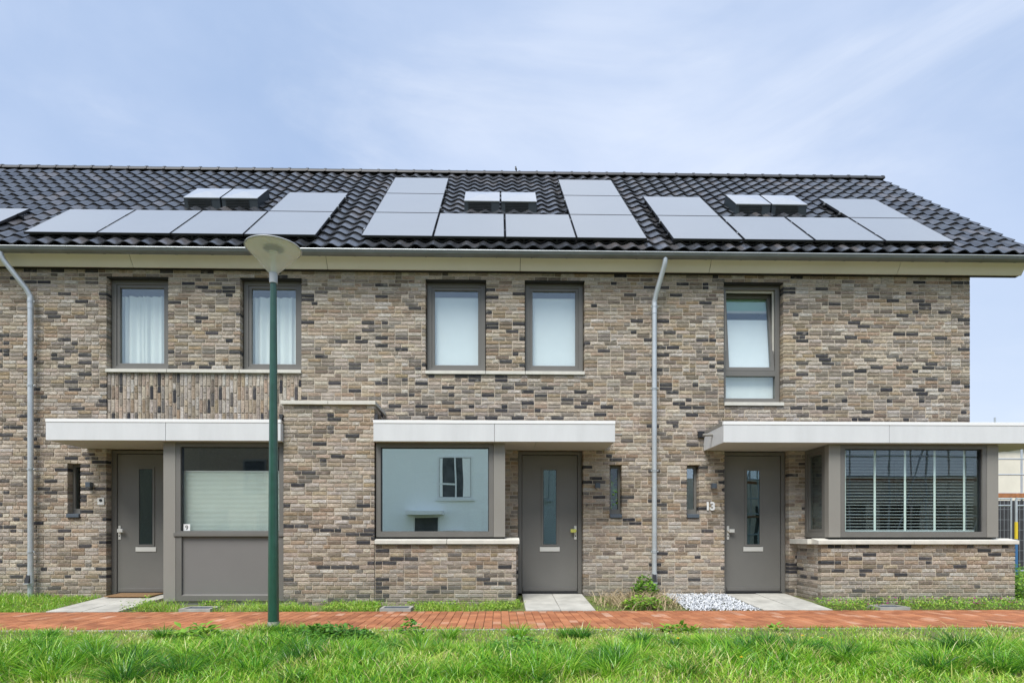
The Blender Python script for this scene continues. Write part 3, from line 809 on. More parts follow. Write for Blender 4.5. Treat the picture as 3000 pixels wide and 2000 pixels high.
# number 13: tall window, tilted upper sash over a fixed light
x0, x1, z0, z1 = 3.746, 4.745, 3.209, Z_W1
fr = MB().ring(x0 + .008, x1 - .010, z0, z1, .065, .075, .075, .075, .115, .20).build('window', 'frame', houses[3], bevel=.002)
MB().box(x0 + .001, x1 - .001, .002, .114, z1 - .012, z1 + .004).build('lintel_shade', 'dark', fr)  # dark strip above the frame, shade of the lintel painted in
MB().box(x0 + .073, x1 - .085, .116, .199, 3.66, 3.75).build('transom', 'frame', fr, bevel=.002)
MB().box(x0 + .004, x1 - .004, .13, .2, z0 - .03, z0 - .001).build('seal', 'dark', fr)
MB().box(x0 + .07, x1 - .083, .155, .161, z0 + .073, 3.662).build('fixed_pane', 'glass_up', fr)
MB().box(x0 + .03, x1 - .04, .24, .244, z0 + .03, 3.70).build('blind', 'curtain', fr)
MB().ring(x0 + .074, x1 - .086, 3.751, z1 - .076, .022, .022, .012, .03, .165, .195).build('inner_rebate', 'stone', fr)
room('interior', fr, x0 - .3, x1 + .3, .21, 2.6, z0 - .3, z1 + .03)
sw = x1 - x0 - .165; shh = z1 - .08 - 3.755
sa_ = MB().ring(-sw / 2, sw / 2, 0, shh, .062, .062, .06, .062, -.03, .03).build('tilted_sash', 'frame', fr, bevel=.003, at=((x0 + x1) / 2 - .006, .155, 3.752))
sa_.rotation_euler = (RAD(-6.5), 0, 0)
MB().box(-sw / 2 + .058, sw / 2 - .058, -.003, .003, .056, shh - .058).build('pane', 'glass_up', sa_, local=True)
MB().box(-sw / 2 + .05, sw / 2 - .05, .05, .055, .02, shh - .42).build('blind', 'blind', sa_, local=True)
MB().box(-sw / 2 + .05, sw / 2 - .05, .045, .06, shh - .30, shh - .26).build('blind_rail', 'stone', sa_, local=True)
MB().box(-sw / 2 + .05, sw / 2 - .05, .050, .055, shh - .26, shh - .05).build('green_blind', 'room_green', sa_, local=True)

# ---- slit windows
def slit(x0, x1, hs, gl='glass_dark'):
    z0, z1 = 1.325, Z_SL2
    fr = MB().ring(x0 - .0, x1 + .0, z0, z1, .040, .040, .085, .035, .125, .20).build('narrow_window', 'frame', hs, bevel=.002)
    MB().box(x0 + .038, x1 - .038, .155, .160, z0 + .083, z1 - .033).build('pane', gl, fr)
    MB().prism([(-.035, Z_SL1 + .001), (.124, Z_SL1 + .001), (.124, 1.333), (-.035, 1.322)], x0 + .001, x1 - .001).build('sill', 'wlamp', fr, bevel=.002)
    room('interior', fr, x0 - .1, x1 + .1, .205, .9, z0, z1, 'room')
M['glass_low'] = glass_mat('clear_narrow_glass', .05, wob=.002)
slit(-7.041, -6.838, houses[1], 'glass_low'); slit(1.834, 2.033, houses[2], 'glass_low'); slit(3.124, 3.324, houses[3])

# ---- doors
def door(xl, xr, fl, fr_, hs, side, knob='steel', crumb=True):
    lf = MB().box(xl, xr, .150, .20, .035, 2.318).build('door', 'door', hs, bevel=.004)
    MB().ring(fl, fr_, .0, 2.378, xl - fl - .006, fr_ - xr - .006, .030, .053, .132, .21).build('door_frame', 'frame', lf, bevel=.002)
    MB().box(xl - .004, xr + .004, .10, .131, .0, .028).build('threshold', 'black', lf)
    pc = xl + .466
    MB().ring(pc - .142, pc + .142, .79, 2.105, .032, .032, .032, .032, .138, .149).build('glazing_bead', 'door', lf, bevel=.002)
    MB().ring(pc - .110, pc + .110, .822, 2.073, .006, .006, .006, .006, .1435, .1495).build('pane_seal', 'black', lf)
    MB().box(pc - .104, pc + .104, .1455, .1485, .828, 2.067).build('pane', 'glass_dark2', lf)
    MB().box(pc - .103, pc + .103, .1492, .1498, .829, 2.066).build('pane_backing', 'dark', lf)  # near-black sheet, darkness of the interior behind the glass put into its colour
    MB().box(xl + .015, xr - .015, .128, .149, .038, .095).build('weather_bar', 'frame', lf, bevel=.003)
    MB().box(pc - .168, pc + .168, .137, .1495, .703, .779).build('letterbox', 'steelw', lf, bevel=.004)
    hx = xl + .035 if side < 0 else xr - .035
    h_ = MB().box(hx - .021, hx + .021, .139, .1495, .904, 1.134).build('handle_plate', 'steelw', lf, bevel=.003)
    m = MB().cyl((hx, .139, 1.05), (hx, .10, 1.05), .018, n=12); m.box(hx + (0 if side < 0 else -.088), hx + (.088 if side < 0 else 0), .075, .10, 1.022, 1.078)
    m.build('knob', knob, h_, bevel=.003)
    MB().cyl((hx, .1388, .965), (hx, .136, .965), .011, n=12).build('lock', 'dark', h_)
M['glass_dark2'] = glass_mat('door_glass', .13, (.8, .9, .9), (.8, .97, 1), wob=.004)
door(-6.326, -5.394, -6.412, -5.334, houses[1], -1, 'steelw'); door(.382, 1.315, .315, 1.386, houses[2], 1, 'yellow'); door(3.832, 4.764, 3.761, 4.836, houses[3], -1, 'steelw')

# ---- canopies
def canopy(x0, x1, joint, hs, yb=0.0, wrap=False):
    zb, zt = 2.382, 2.648
    body = MB().box(x0 + .02, x1 - .02, -.868, yb - .001, zb + .012, zt - .01).build('canopy', 'soffit', hs)
    for a, b in ((x0, joint - .004), (joint + .004, x1)):
        MB().box(a, b, -.890, -.869, zb, zt).build('fascia_panel', 'canopy', body, bevel=.0015)
    MB().box(x0 - .004, x1 + .004, -.896, -.84, zt + .003, zt + .052).build('roof_edge_trim', 'trim', body, bevel=.002)
    for xa, xb in ((x0, x0 + .019), (x1 - .019, x1)):
        MB().box(xa, xb, -.8685, -.002, zb, zt).build('side_panel', 'canopy', body)
    for xa, xb in ((x0 - .004, x0 + .04), (x1 - .04, x1 + .004)):
        MB().prism([(-.838, zt + .003), (-.002, zt + .003), (-.002, zt + .05), (-.838, zt + .05)], xa, xb).build('side_trim', 'column' if not wrap else 'steelw', body)
    MB().box(x0 + .041, x1 - .041, -.838, -.002, zt - .008, zt + .03).build('membrane', 'black', body)
    js = [joint + (.0 if joint < x1 else 0)]
    j = joint + (x1 - joint) * .25
    for a, b in ((x0 + .022, joint - .003), (joint + .003, x1 - .022)):
        MB().box(a, b, -.866, -.004, zb + .001, zb + .010).build('soffit_board', 'soffit', body)
    return body
c9 = canopy(-6.731, -3.273, -5.35, houses[1])
c11 = canopy(-1.890, 1.751, .56, houses[2])
c13 = canopy(3.405, 8.567, 4.52, houses[3], .6)
for c_, jx in ((c9, -4.974), (c11, -.074), (c13, 5.961)):   # narrow vertical gaps between the front panels
    for ch in list(c_.children):
        if ch.name.startswith('fascia_panel'): bpy.data.objects.remove(ch)
    xs0 = {c9: (-6.731, -3.273), c11: (-1.890, 1.751), c13: (3.405, 8.567)}[c_]
    for a, b in ((xs0[0], jx - .003), (jx + .003, xs0[1])):
        MB().box(a, b, -.890, -.869, 2.382, 2.648).build('fascia_panel', 'canopy', c_, bevel=.0015)
MB().tube([(1.752, -.42, 2.575), (1.95, -.42, 2.57)], .022, 10).build('overflow_pipe', 'column', c11, smooth=True)
MB().tube([(3.404, -.42, 2.575), (3.25, -.42, 2.57)], .022, 10).build('overflow_pipe', 'column', c13, smooth=True)
MB().box(3.30, 3.404, -.05, -.002, 2.60, 2.70).build('lead_flashing', 'black', c13)
for xx in (-3.30, -1.868):
    MB().add([(xx - .03, -.80, 2.80), (xx + .03, -.80, 2.80), (xx + .03, -.7, 2.80), (xx - .03, -.7, 2.80), (xx - .012, -.81, 2.67), (xx + .012, -.81, 2.67), (xx + .012, -.7, 2.67), (xx - .012, -.7, 2.67)],
             [(0, 1, 2, 3), (7, 6, 5, 4), (0, 4, 5, 1), (1, 5, 6, 2), (2, 6, 7, 3), (3, 7, 4, 0)]).build('lead_flashing', 'black', houses[1])
stones('capstone', [(-3.305, -2.59), (-2.59, -1.872)], -.82, -.002, PZ, PZ + .056, houses[1], .0)

# ---- bay windows
YB = -.74
def bay_front(hs, x0, x1, z0, z1, gl, cols, label=None):
    """frame of the front light plus corner columns; returns the bay part"""
    bay = MB().ring(x0, x1, z0, z1, .070, .070, .085, .065, YB, YB + .09).build('bay_window', 'frame', hs, bevel=.002)
    MB().ring(x0 + .070, x1 - .070, z0 + .085, z1 - .065, .012, .012, .004, .012, YB + .03, YB + .085).build('glazing_seal', 'black', bay)
    MB().box(x0 + .08, x1 - .08, YB + .055, YB + .061, z0 + .087, z1 - .075).build('pane', gl, bay)
    for a, b in cols:
        MB().box(a, b, YB - .002, -.60, z0 - (.0 if z0 > .5 else .0), z1).build('corner_column', 'column', bay, bevel=.002)
    return bay
ZT = 2.378
# number 9: full-height bay with skirt panel and pleated blind
bay9 = bay_front(houses[1], -4.902, -3.277, .951, ZT, 'glass', [])
MB().box(-5.088, -4.906, -.742, -.002, -.03, ZT).build('corner_column', 'column', bay9, bevel=.002)
MB().box(-4.93, -3.277, YB - .018, YB - .001, .955, 1.008).build('sill_rail', 'frame', bay9, bevel=.002)
MB().ring(-4.902, -3.277, -.028, .948, .085, .085, .085, .006, YB + .001, YB + .09).build('skirt_frame', 'frame', bay9, bevel=.002)
MB().box(-4.816, -3.363, YB + .035, YB + .08, .058, .941).build('skirt_panel', 'bayskirt', bay9)
MB().prism([(YB + .005, .058), (YB + .034, .058), (YB + .034, .075)], -4.816, -3.363).build('skirt_bead', 'frame', bay9)
MB().box(-5.06, -3.28, -.70, -.002, -.2, -.03).build('plinth', 'concrete', houses[1])
m = MB(); vs = []; nn = 92
for i in range(nn + 1):
    z_ = 1.04 + .905 * i / nn; y_ = YB + .135 + (.007 if i % 2 else -.007)
    vs += [(-4.87, y_, z_), (-3.30, y_, z_)]
m.add(vs, [(2 * i, 2 * i + 1, 2 * i + 3, 2 * i + 2) for i in range(nn)]); m.build('pleated_blind', 'pleat', bay9)
MB().box(-4.87, -3.30, YB + .12, YB + .15, 1.943, 1.962).build('blind_rail', 'white', bay9)
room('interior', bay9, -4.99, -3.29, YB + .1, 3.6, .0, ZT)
# middle house
bay11 = bay_front(houses[2], -1.880, -.091, .945, ZT, 'glass_bay', [])
MB().box(-.088, .089, -.742, -.002, .945, ZT).build('corner_column', 'column', bay11, bevel=.002)
room('interior', bay11, -1.88, -.09, YB + .1, 3.6, .8, ZT)
MB().box(-.45, -.28, YB + .14, YB + .17, 1.02, 1.38).build('moving_box', 'stone', bay11)
MB().box(-1.875, .080, YB + .02, -.1, .925, .944).build('seal', 'dark', bay11)
stones('bay_sill_stone', [(-1.893, -.80), (-.80, .309)], -.812, -.60, .838, .900, houses[2], .035)
MB().box(.095, .306, -.597, -.003, .838, .925).build('bay_sill_stone', 'stone', houses[2], bevel=.003)
# number 13: corner bay with venetian blind and side light
bay13 = bay_front(houses[3], 5.293, 7.597, .941, ZT, 'glass13', []) if M.setdefault('glass13', glass_mat('bay_glass_clear', .08, (.93, .98, .97), wob=.002)) else None
MB().box(5.105, 5.290, -.742, -.62, .941, ZT).build('corner_column', 'column', bay13, bevel=.002)
MB().box(7.600, 7.780, -.742, .5, .941, ZT).build('corner_column', 'column', bay13, bevel=.002)
sd = MB()
def ringYZ(mb, xo, xi, y0, y1, z0, z1, l, r, b, t):
    tmp = MB().ring(y0, y1, z0, z1, l, r, b, t, xo, xi); mb.add([(p[1], p[0], p[2]) for p in tmp.v], [f[::-1] for f in tmp.f]); return mb
ringYZ(MB(), 5.107, 5.19, -.618, -.004, .941, ZT, .07, .07, .085, .065).build('side_frame', 'frame', bay13, bevel=.002)
ringYZ(MB(), 5.122, 5.18, -.546, -.076, 1.028, ZT - .067, .045, .045, .045, .045).build('side_sash', 'frame', bay13, bevel=.002)
MB().box(5.145, 5.150, -.503, -.119, 1.070, ZT - .110).build('side_pane', 'glass13', bay13)
MB().box(5.20, 5.215, -.50, -.48, 1.55, 1.68).build('window_handle', 'white', bay13)
MB().box(5.12, 7.76, YB + .02, -.1, .921, .940).build('seal', 'dark', bay13)
nsl = 27
for i in range(nsl):
    z_ = 1.06 + i * .0485
    MB().add([(5.36, -.565, z_ - .004), (7.53, -.565, z_ - .004), (7.53, -.520, z_ + .002), (5.36, -.520, z_ + .002),
              (5.36, -.565, z_ - .0015), (7.53, -.565, z_ - .0015), (7.53, -.520, z_ + .0045), (5.36, -.520, z_ + .0045)],
             [(0, 3, 2, 1), (4, 5, 6, 7), (0, 1, 5, 4), (1, 2, 6, 5), (2, 3, 7, 6), (3, 0, 4, 7)]).build('blind_slat', 'white', bay13)
for px_ in (5.455, 5.935, 6.42, 6.895, 7.372):
    MB().box(px_ - .017, px_ + .017, -.569, -.5665, 1.04, 2.31).build('ladder_tape', 'pleat', bay13)
MB().box(5.36, 7.53, -.575, -.51, 1.03, 1.05).build('bottom_rail', 'white', bay13)
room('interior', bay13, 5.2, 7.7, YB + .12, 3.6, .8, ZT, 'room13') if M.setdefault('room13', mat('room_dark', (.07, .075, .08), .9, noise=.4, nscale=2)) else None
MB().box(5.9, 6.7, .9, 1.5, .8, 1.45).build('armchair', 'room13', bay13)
stones('bay_sill_stone', [(4.905, 6.40), (6.40, 8.055)], -.812, -.60, .833, .890, houses[3], .035)
MB().box(4.846, 5.10, -.597, -.003, .833, .915).build('bay_sill_stone', 'stone', houses[3], bevel=.003)
MB().box(7.785, 8.055, -.597, .24, .833, .915).build('bay_sill_stone', 'stone', houses[3], bevel=.003)

# ================================================================== THINGS ON THE FACADE
def wall_lamp(x, lb):
    r_ = empty('wall_lamp', (x, 0, 1.75), lb, 'wall lamp', 'cube lamps beside the front doors')
    MB().box(-.028, .028, -.012, 0, .01, .075).build('bracket', 'wlamp', r_, local=True)
    MB().box(-.038, .038, -.095, -.012, 0, .085).build('lamp_housing', 'wlamp', r_, local=True, bevel=.003)
    MB().cyl((0, -.055, -.002), (0, -.055, .004), .025, n=16).build('lens', 'white', r_, local=True)
wall_lamp(-6.655, "small dark grey cube lamp above the square doorbell beside the door of number 9")
wall_lamp(1.622, "small dark grey cube lamp between the middle door and the narrow window showing green")
wall_lamp(3.556, "small dark grey cube lamp above the numerals 13")
r_ = empty('doorbell', (-6.495, 0, 1.465), "square pale doorbell plate with round black button", 'doorbell')
MB().box(-.055, .055, -.018, 0, 0, .118).build('plate', 'steelw', r_, local=True, bevel=.003)
MB().cyl((0, -.018, .078), (0, -.024, .078), .024, n=20).build('button', 'black', r_, local=True)
MB().box(-.035, .035, -.0195, -.018, .018, .040).build('name_card', 'white', r_, local=True)
for x, lb in ((1.455, "loose dark bell wire sticking out of brick right of the middle door"), (3.690, "loose dark bell wire sticking out between the numerals 13 and the door")):
    o = MB().tube([(x - .012, .0, 1.50), (x - .012, -.02, 1.505), (x - .013, -.022, 1.455), (x - .005, -.02, 1.452)], .0035, 6).build('bell_wire', 'black')
    MB().tube([(x + .002, .0, 1.455), (x + .002, -.018, 1.455), (x + .004, -.018, 1.49), (x + .013, -.018, 1.50)], .0035, 6).build('wire_end', 'black', o)
    tag(o, lb, 'wire', 'bell wires by the doors')

def text_mesh(txt, size, depth, m, parent, at, local=True, name='digit', bold=0.0):
    c = bpy.data.curves.new('txt', 'FONT'); c.body = txt; c.size = size; c.extrude = depth / 2; c.offset = bold
    c.align_x = 'CENTER'; c.resolution_u = 6
    t = bpy.data.objects.new('txt', c); COL.objects.link(t)
    bpy.context.view_layer.update()
    me = bpy.data.meshes.new_from_object(t); me.name = name
    bpy.data.objects.remove(t)
    me.transform(Matrix.Rotation(RAD(90), 4, 'X')); me.materials.clear(); me.materials.append(M[m])
    o = bpy.data.objects.new(name, me); place(o, parent, at, local); return o
hn = empty('house_number', (3.508, 0, 1.397), "pale raised metal numerals 13 on the brick left of the right door", 'house number')
text_mesh('1', .185, .014, 'white', hn, (-.040, -.014, 0), bold=.0065); text_mesh('3', .185, .014, 'white', hn, (.042, -.014, 0), bold=.0065)
hn9 = empty('number_card', (-4.762, YB + .050, 1.037), "small white card reading 9 in the lower corner of the bay window", 'number card')
MB().box(-.049, .049, -.0015, 0, 0, .105).build('card', 'white', hn9, local=True)
text_mesh('9', .098, .002, 'black', hn9, (0, -.003, .018))
mt = MB().box(-6.22, -5.52, -.36, .08, .006, .022).build('doormat', 'mat', bevel=.002); tag(mt, "brown coir doormat on the slabs before the door of number 9", 'doormat')
mt.rotation_euler = (.03, 0, 0); mt.location = (0, 0, .004)

# ---- solar panels
PW, PH_, SG = 1.152, 1.42, 1.44
cols9 = [-7.645, -6.475, -5.305, -4.135]; cols11 = [-2.245, -1.070, .105, 1.275]; cols13 = [2.860, 4.045, 5.225, 6.405]
def solar(x, row, lb):
    s_ = .262 + row * SG; y, z = rp(s_, .125)
    r_ = empty('solar_panel', (x, y, z), lb, 'solar panel', 'solar panels on the tiled roof', (TH, 0, 0))
    b = MB()
    b.add([(0, 0, -.035), (PW, 0, -.035), (PW, PH_, -.035), (0, PH_, -.035), (0, 0, 0), (PW, 0, 0), (PW, PH_, 0), (0, PH_, 0)],
          [(0, 3, 2, 1), (0, 1, 5, 4), (1, 2, 6, 5), (2, 3, 7, 6), (3, 0, 4, 7)])
    e = .010
    b.add([(0, 0, 0), (PW, 0, 0), (PW, PH_, 0), (0, PH_, 0), (e, e, 0), (PW - e, e, 0), (PW - e, PH_ - e, 0), (e, PH_ - e, 0)], [(k, (k + 1) % 4, 4 + (k + 1) % 4, 4 + k) for k in range(4)])
    b.build('panel_frame', 'black', r_, local=True)
    MB().add([(e, e, -.001), (PW - e, e, -.001), (PW - e, PH_ - e, -.001), (e, PH_ - e, -.001)], [(0, 1, 2, 3)]).build('panel_glass', 'cells', r_, local=True)
    for q in (.25, .75):
        MB().box(-.05, PW + .06, PH_ * q - .02, PH_ * q + .02, -.075, -.037).build('mounting_rail', 'black', r_, local=True)
        for xx in (-.018, PW + .001):
            MB().box(xx, xx + .017, PH_ * q - .035, PH_ * q + .035, -.036, .006).build('clamp', 'steel' if rnd.random() < .4 else 'black', r_, local=True)
    for xx in (.3, .85):
        MB().box(xx - .015, xx + .015, .05, .09, -.12, -.037).build('roof_hook', 'black', r_, local=True)
names9 = ["lowest left solar panel of house 9's roof, beside the gap to the neighbour's panel", "second panel from the left in house 9's bottom row",
          "third panel from the left in house 9's bottom row, below the vent boxes", "rightmost panel of house 9's bottom row, behind the street lamp head"]
for x, lb in zip(cols9, names9): solar(x, 0, lb)
solar(cols9[3], 1, "single upper solar panel of house 9's roof, right of the two vent boxes")
n11 = ["bottom panel of the left stack of three on the middle roof", "bottom-row panel below the left vent box of the middle roof",
       "bottom-row panel below the right vent box of the middle roof", "bottom panel of the right stack of three on the middle roof"]
for x, lb in zip(cols11, n11): solar(x, 0, lb)
for x, sd_ in ((cols11[0], 'left'), (cols11[3], 'right')):
    solar(x, 1, f"middle panel of the {sd_} stack of three on the middle roof"); solar(x, 2, f"top panel of the {sd_} stack of three, just under the ridge")
n13 = ["lower left solar panel of house 13's roof", "second panel from the left in house 13's bottom row, below the vent boxes",
       "third panel from the left in house 13's bottom row", "lower right solar panel of house 13's roof, nearest the roof's sloping end"]
for x, lb in zip(cols13, n13): solar(x, 0, lb)
solar(cols13[0], 1, "upper left solar panel of house 13's roof, left of the vent boxes"); solar(cols13[3], 1, "upper right solar panel of house 13's roof, right of the vent boxes")
solar(-9.50, 0, "solar panel cut off by the left edge of the photo")

# ---- vent boxes on the roof
def vent(x, lb):
    y, z = rp(2.235, .03)
    W_, D_, h_ = .665, .80, .155
    r_ = empty('roof_vent_box', (x, y, z), lb, 'roof vent', 'pairs of vent boxes on the roof', (TH, 0, 0))
    # local y up-slope, z normal; the front is upright
    lean = h_ * SN / CT * .9
    bt = [(0, 0, -.05), (W_, 0, -.05), (W_, D_, -.05), (0, D_, -.05)]; tp = [(0, .10, h_), (W_, .10, h_), (W_, D_, h_), (0, D_, h_)]
    MB().add(bt + tp, [(0, 3, 2, 1), (4, 5, 6, 7), (0, 1, 5, 4), (1, 2, 6, 5), (2, 3, 7, 6), (3, 0, 4, 7)]).build('casing', 'unit', r_, local=True, bevel=.004)
    ap = (W_ / 2, D_ * .5 + .04, h_ + .040); e = .0
    c4 = [(-e, .085, h_ + .004), (W_ + e, .085, h_ + .004), (W_ + e, D_ + e, h_ + .004), (-e, D_ + e, h_ + .004)]
    c4b = [(p[0], p[1], p[2] - .018) for p in c4]
    MB().add(c4 + [ap] + c4b, [(0, 1, 4), (1, 2, 4), (2, 3, 4), (3, 0, 4), (5, 6, 1, 0), (6, 7, 2, 1), (7, 8, 3, 2), (8, 5, 0, 3)]).build('pyramid_lid', 'unit_top', r_, local=True)
    for i in range(7):
        t = .12 + i * .12; yy = .10 * (t * (h_ + .05) - .0) / (h_ + .05); zz = -.05 + t * (h_ + .05)
        MB().box(.07, W_ - .16, yy - .010, yy + .004, zz, zz + .009).build('louvre', 'ridge', r_, local=True)
for cx, nm in ((-5.88, 'left'), (-.66, 'middle'), (4.49, 'right')):
    who = {'left': "house 9's roof", 'middle': 'the middle roof', 'right': "house 13's roof"}[nm]
    vent(cx, f"left one of the two dark vent boxes with pale pyramid lids on {who}")
    vent(cx + .70, f"right one of the two dark vent boxes with pale pyramid lids on {who}")

# ---- bird on the ridge
b = MB(); prof = [(0, -.09), (.012, -.085), (.02, -.05), (.036, 0), (.04, .04), (.03, .075), (.024, .09), (.028, .11), (.024, .13), (.0, .145)]
b.lathe(prof, (0, 0, 0), 12)
b.add([(0, -.03, .12), (0, -.055, .112), (.006, -.026, .110), (-.006, -.026, .110)], [(0, 1, 2), (0, 3, 1), (1, 3, 2)])
b.add([(-.012, .01, -.05), (.012, .01, -.05), (.018, .03, -.15), (-.018, .03, -.15), (0, .0, -.13)], [(0, 1, 2, 3), (0, 4, 1), (0, 3, 4), (1, 4, 2), (2, 4, 3)])
b.cyl((-.012, 0, -.08), (-.012, -.01, -.115), .004, n=6); b.cyl((.012, 0, -.08), (.012, -.01, -.115), .004, n=6)
bird = b.build('bird', 'black', smooth=True, at=(.385, yr, zr + .155)); bird.scale = (.6, .6, .6); bird.rotation_euler = (RAD(-14), 0, RAD(50)); tag(bird, "tiny dark bird perched on the roof ridge above the middle house", 'bird')

# ================================================================== STREET LAMP
LX, LY = -2.492, -3.28
lp = empty('street_lamp', (LX, LY, -.14), "green street lamp post with pale cone-shaped head in the lawn by the brick path", 'street lamp')
MB().cyl((0, 0, 0), (0, 0, .15), .064, .063, 24).build('pole_base', 'concrete', lp, smooth=True, local=True)
MB().cyl((0, 0, .15), (0, 0, 3.90), .0605, .034, 24).build('pole', 'pole', lp, smooth=True, local=True)
zc_ = 3.985
MB().lathe([(.0, -.11), (.043, -.11), (.0445, .01), (.042, .012), (0, .012)], (0, 0, zc_), 24).build('sleeve', 'lampgrey', lp, smooth=True, local=True)
sh_ = MB().lathe([(.048, .0), (.294, .268), (.291, .270), (.045, .004)], (0, 0, zc_), 48).build('lamp_shade', 'shade', lp, smooth=True, local=True)
MB().lathe([(.293, .266), (.300, .272), (.296, .280), (.24, .292), (.15, .302), (.0, .308)], (0, 0, zc_), 48).build('lamp_cap', 'lampgrey', lp, smooth=True, local=True)
MB().lathe([(.288, .268), (.0, .285)], (0, 0, zc_), 32).build('reflector', 'lampwhite', lp, smooth=True, local=True)
MB().lathe([(.105, .262), (.06, .235), (.0, .23)], (0, 0, zc_), 24).build('lamp_socket', 'wlamp', lp, smooth=True, local=True)
MB().lathe([(.040, .0), (.030, .03), (.026, .18), (.045, .22), (.06, .25), (.06, .275)], (0, 0, zc_), 20).build('stem', 'lampwhite', lp, smooth=True, local=True)

# ================================================================== SMALL GROUND THINGS
def manhole(x, y, lb):
    z = gz(x, y) + .030
    r_ = empty('drain_cover', (x, y, z), lb, 'drain cover', 'drain covers along the path')
    b = MB().box(-.22, .22, -.17, -.13, -.05, .02); b.box(-.22, .22, .13, .17, -.05, .02); b.box(-.22, -.18, -.13, .13, -.05, .02); b.box(.18, .22, -.13, .13, -.05, .02)
    b.build('surround', 'concrete', r_, local=True)
    MB().box(-.178, .178, -.128, .128, -.04, .010).build('cover_plate', 'wlamp', r_, local=True)
    for i in range(6): MB().box(-.15, .15, -.11 + i * .04, -.09 + i * .04, .0105, .015).build('rib', 'wlamp', r_, local=True)
manhole(-4.30, -1.22, "drain cover in the weeds below the number 9 bay"); manhole(-1.48, -1.22, "drain cover in the weeds below the middle bay"); manhole(5.72, -1.22, "drain cover among the purple-flowered ground cover")

# white gravel
G = 2600
u = nr.random((G, 2)); yy = -.03 - u[:, 1] * 1.40
xl_ = 2.75 - .55 * 0 + (-yy) * .0 - .0; xr_ = 3.74 + 0 * yy
px = 2.72 + u[:, 0] * 1.02; 
c8 = np.array([(1, 0, 0), (-1, 0, 0), (0, 1, 0), (0, -1, 0), (0, 0, 1), (0, 0, -1)], float)
t8 = np.array([(0, 2, 4), (2, 1, 4), (1, 3, 4), (3, 0, 4), (2, 0, 5), (1, 2, 5), (3, 1, 5), (0, 3, 5)])
sz = nr.uniform(.009, .022, (G, 1, 3)); V = c8[None] * sz + nr.normal(0, .003, (G, 6, 3))
ang = nr.random(G) * 6.28; ca, sa = np.cos(ang)[:, None], np.sin(ang)[:, None]
Vx = V[:, :, 0] * ca - V[:, :, 1] * sa; Vy = V[:, :, 0] * sa + V[:, :, 1] * ca
gzv = np.array([gz(a, b) for a, b in zip(px, yy)])
V = np.stack([Vx + px[:, None], Vy + yy[:, None], V[:, :, 2] + (gzv + .012 + nr.random(G) * .035)[:, None]], 2)
Tt = (t8[None] + (np.arange(G) * 6)[:, None, None]).reshape(-1, 3)
np_mesh('gravel', V.reshape(-1, 3), Tt, np.repeat(nr.random(G), 6)[:, None].repeat(3, 1), 'gravel')

# ================================================================== GRASS AND WEEDS
def blades(pos, hgt, wid, lean, tones, name, m='blade', label=None, cat=None, kind='stuff', dirs=None):
    n = len(pos); a = nr.random(n) * 2 * np.pi; la = nr.random(n) * 2 * np.pi if dirs is None else dirs
    dx, dy = np.cos(a), np.sin(a); lx, ly = np.cos(la), np.sin(la)
    V = np.zeros((n, 7, 3)); ts = (0, .45, .8, 1.0)
    for i, t in enumerate(ts):
        off_ = lean * hgt * t ** 1.9; zz = hgt * (t - .28 * lean * t * t)
        wd = wid * (1, .9, .55, 0)[i] / 2
        cx = pos[:, 0] + lx * off_; cy = pos[:, 1] + ly * off_; cz = pos[:, 2] + zz
        if i < 3:
            V[:, 2 * i] = np.stack([cx - dx * wd, cy - dy * wd, cz], 1); V[:, 2 * i + 1] = np.stack([cx + dx * wd, cy + dy * wd, cz], 1)
        else: V[:, 6] = np.stack([cx, cy, cz], 1)
    f = np.array([(0, 1, 3), (0, 3, 2), (2, 3, 5), (2, 5, 4), (4, 5, 6)])
    T = (f[None] + (np.arange(n) * 7)[:, None, None]).reshape(-1, 3)
    tn = np.repeat(tones, 7)[:, None].repeat(3, 1)
    o = np_mesh(name, V.reshape(-1, 3), T, tn, m, kind=kind)
    return o
def vnoise(x, y, f, s):
    """cheap smooth value noise"""
    r = np.random.default_rng(s); g_ = r.random((64, 64)); X = (x * f) % 63; Y = (y * f) % 63
    i, j = X.astype(int), Y.astype(int); u_, v_ = X - i, Y - j; u_ = u_ * u_ * (3 - 2 * u_); v_ = v_ * v_ * (3 - 2 * v_)
    return (g_[i, j] * (1 - u_) + g_[i + 1, j] * u_) * (1 - v_) + (g_[i, j + 1] * (1 - u_) + g_[i + 1, j + 1] * u_) * v_
def clump(x, y):
    C = [(-3.55, -5.2, .5, .8), (-2.1, -4.5, .75, 1.0), (-1.3, -4.9, .5, .8), (-4.2, -5.3, .5, .7), (.15, -5.3, .5, .9), (.1, -4.6, .3, .5), (1.6, -5.2, .55, .8), (2.3, -4.9, .5, .8), (3.7, -5.2, .4, .7), (2.9, -5.5, .3, .6), (-2.6, -3.5, .22, .9), (-1.9, -3.75, .3, .8)]
    v = np.zeros_like(x)
    for cx, cy, r, a_ in C: v = np.maximum(v, a_ * np.exp(-((x - cx) ** 2 + ((y - cy) * 1.3) ** 2) / (r * r)))
    return v
def field(n, x0, x1, y0, y1):
    x = nr.uniform(x0, x1, n); y = nr.uniform(y0, y1, n); return x, y
def ground_z(x, y): return np.array([gz(a, b) for a, b in zip(x, y)]) - .004
x, y = field(125000, -6.8, 7.2, -6.3, -3.085); 
cl = np.maximum(clump(x, y), .55 * np.clip(vnoise(x + 20, y + 20, 1.3, 3) * 1.7 - .75, 0, 1) * np.clip((-3.5 - y), 0, 1))
near = np.clip((-3.16 - y) / 1.7, 0, 1)
bare = vnoise(x + 30, y + 9, 1.9, 8)
keep = (y > -3.2) | (nr.random(len(x)) < np.clip(.35 + .65 * (cl + near * .5) + .2 * (bare - .4), .28, 1) * np.where(x > 3, .9, 1))
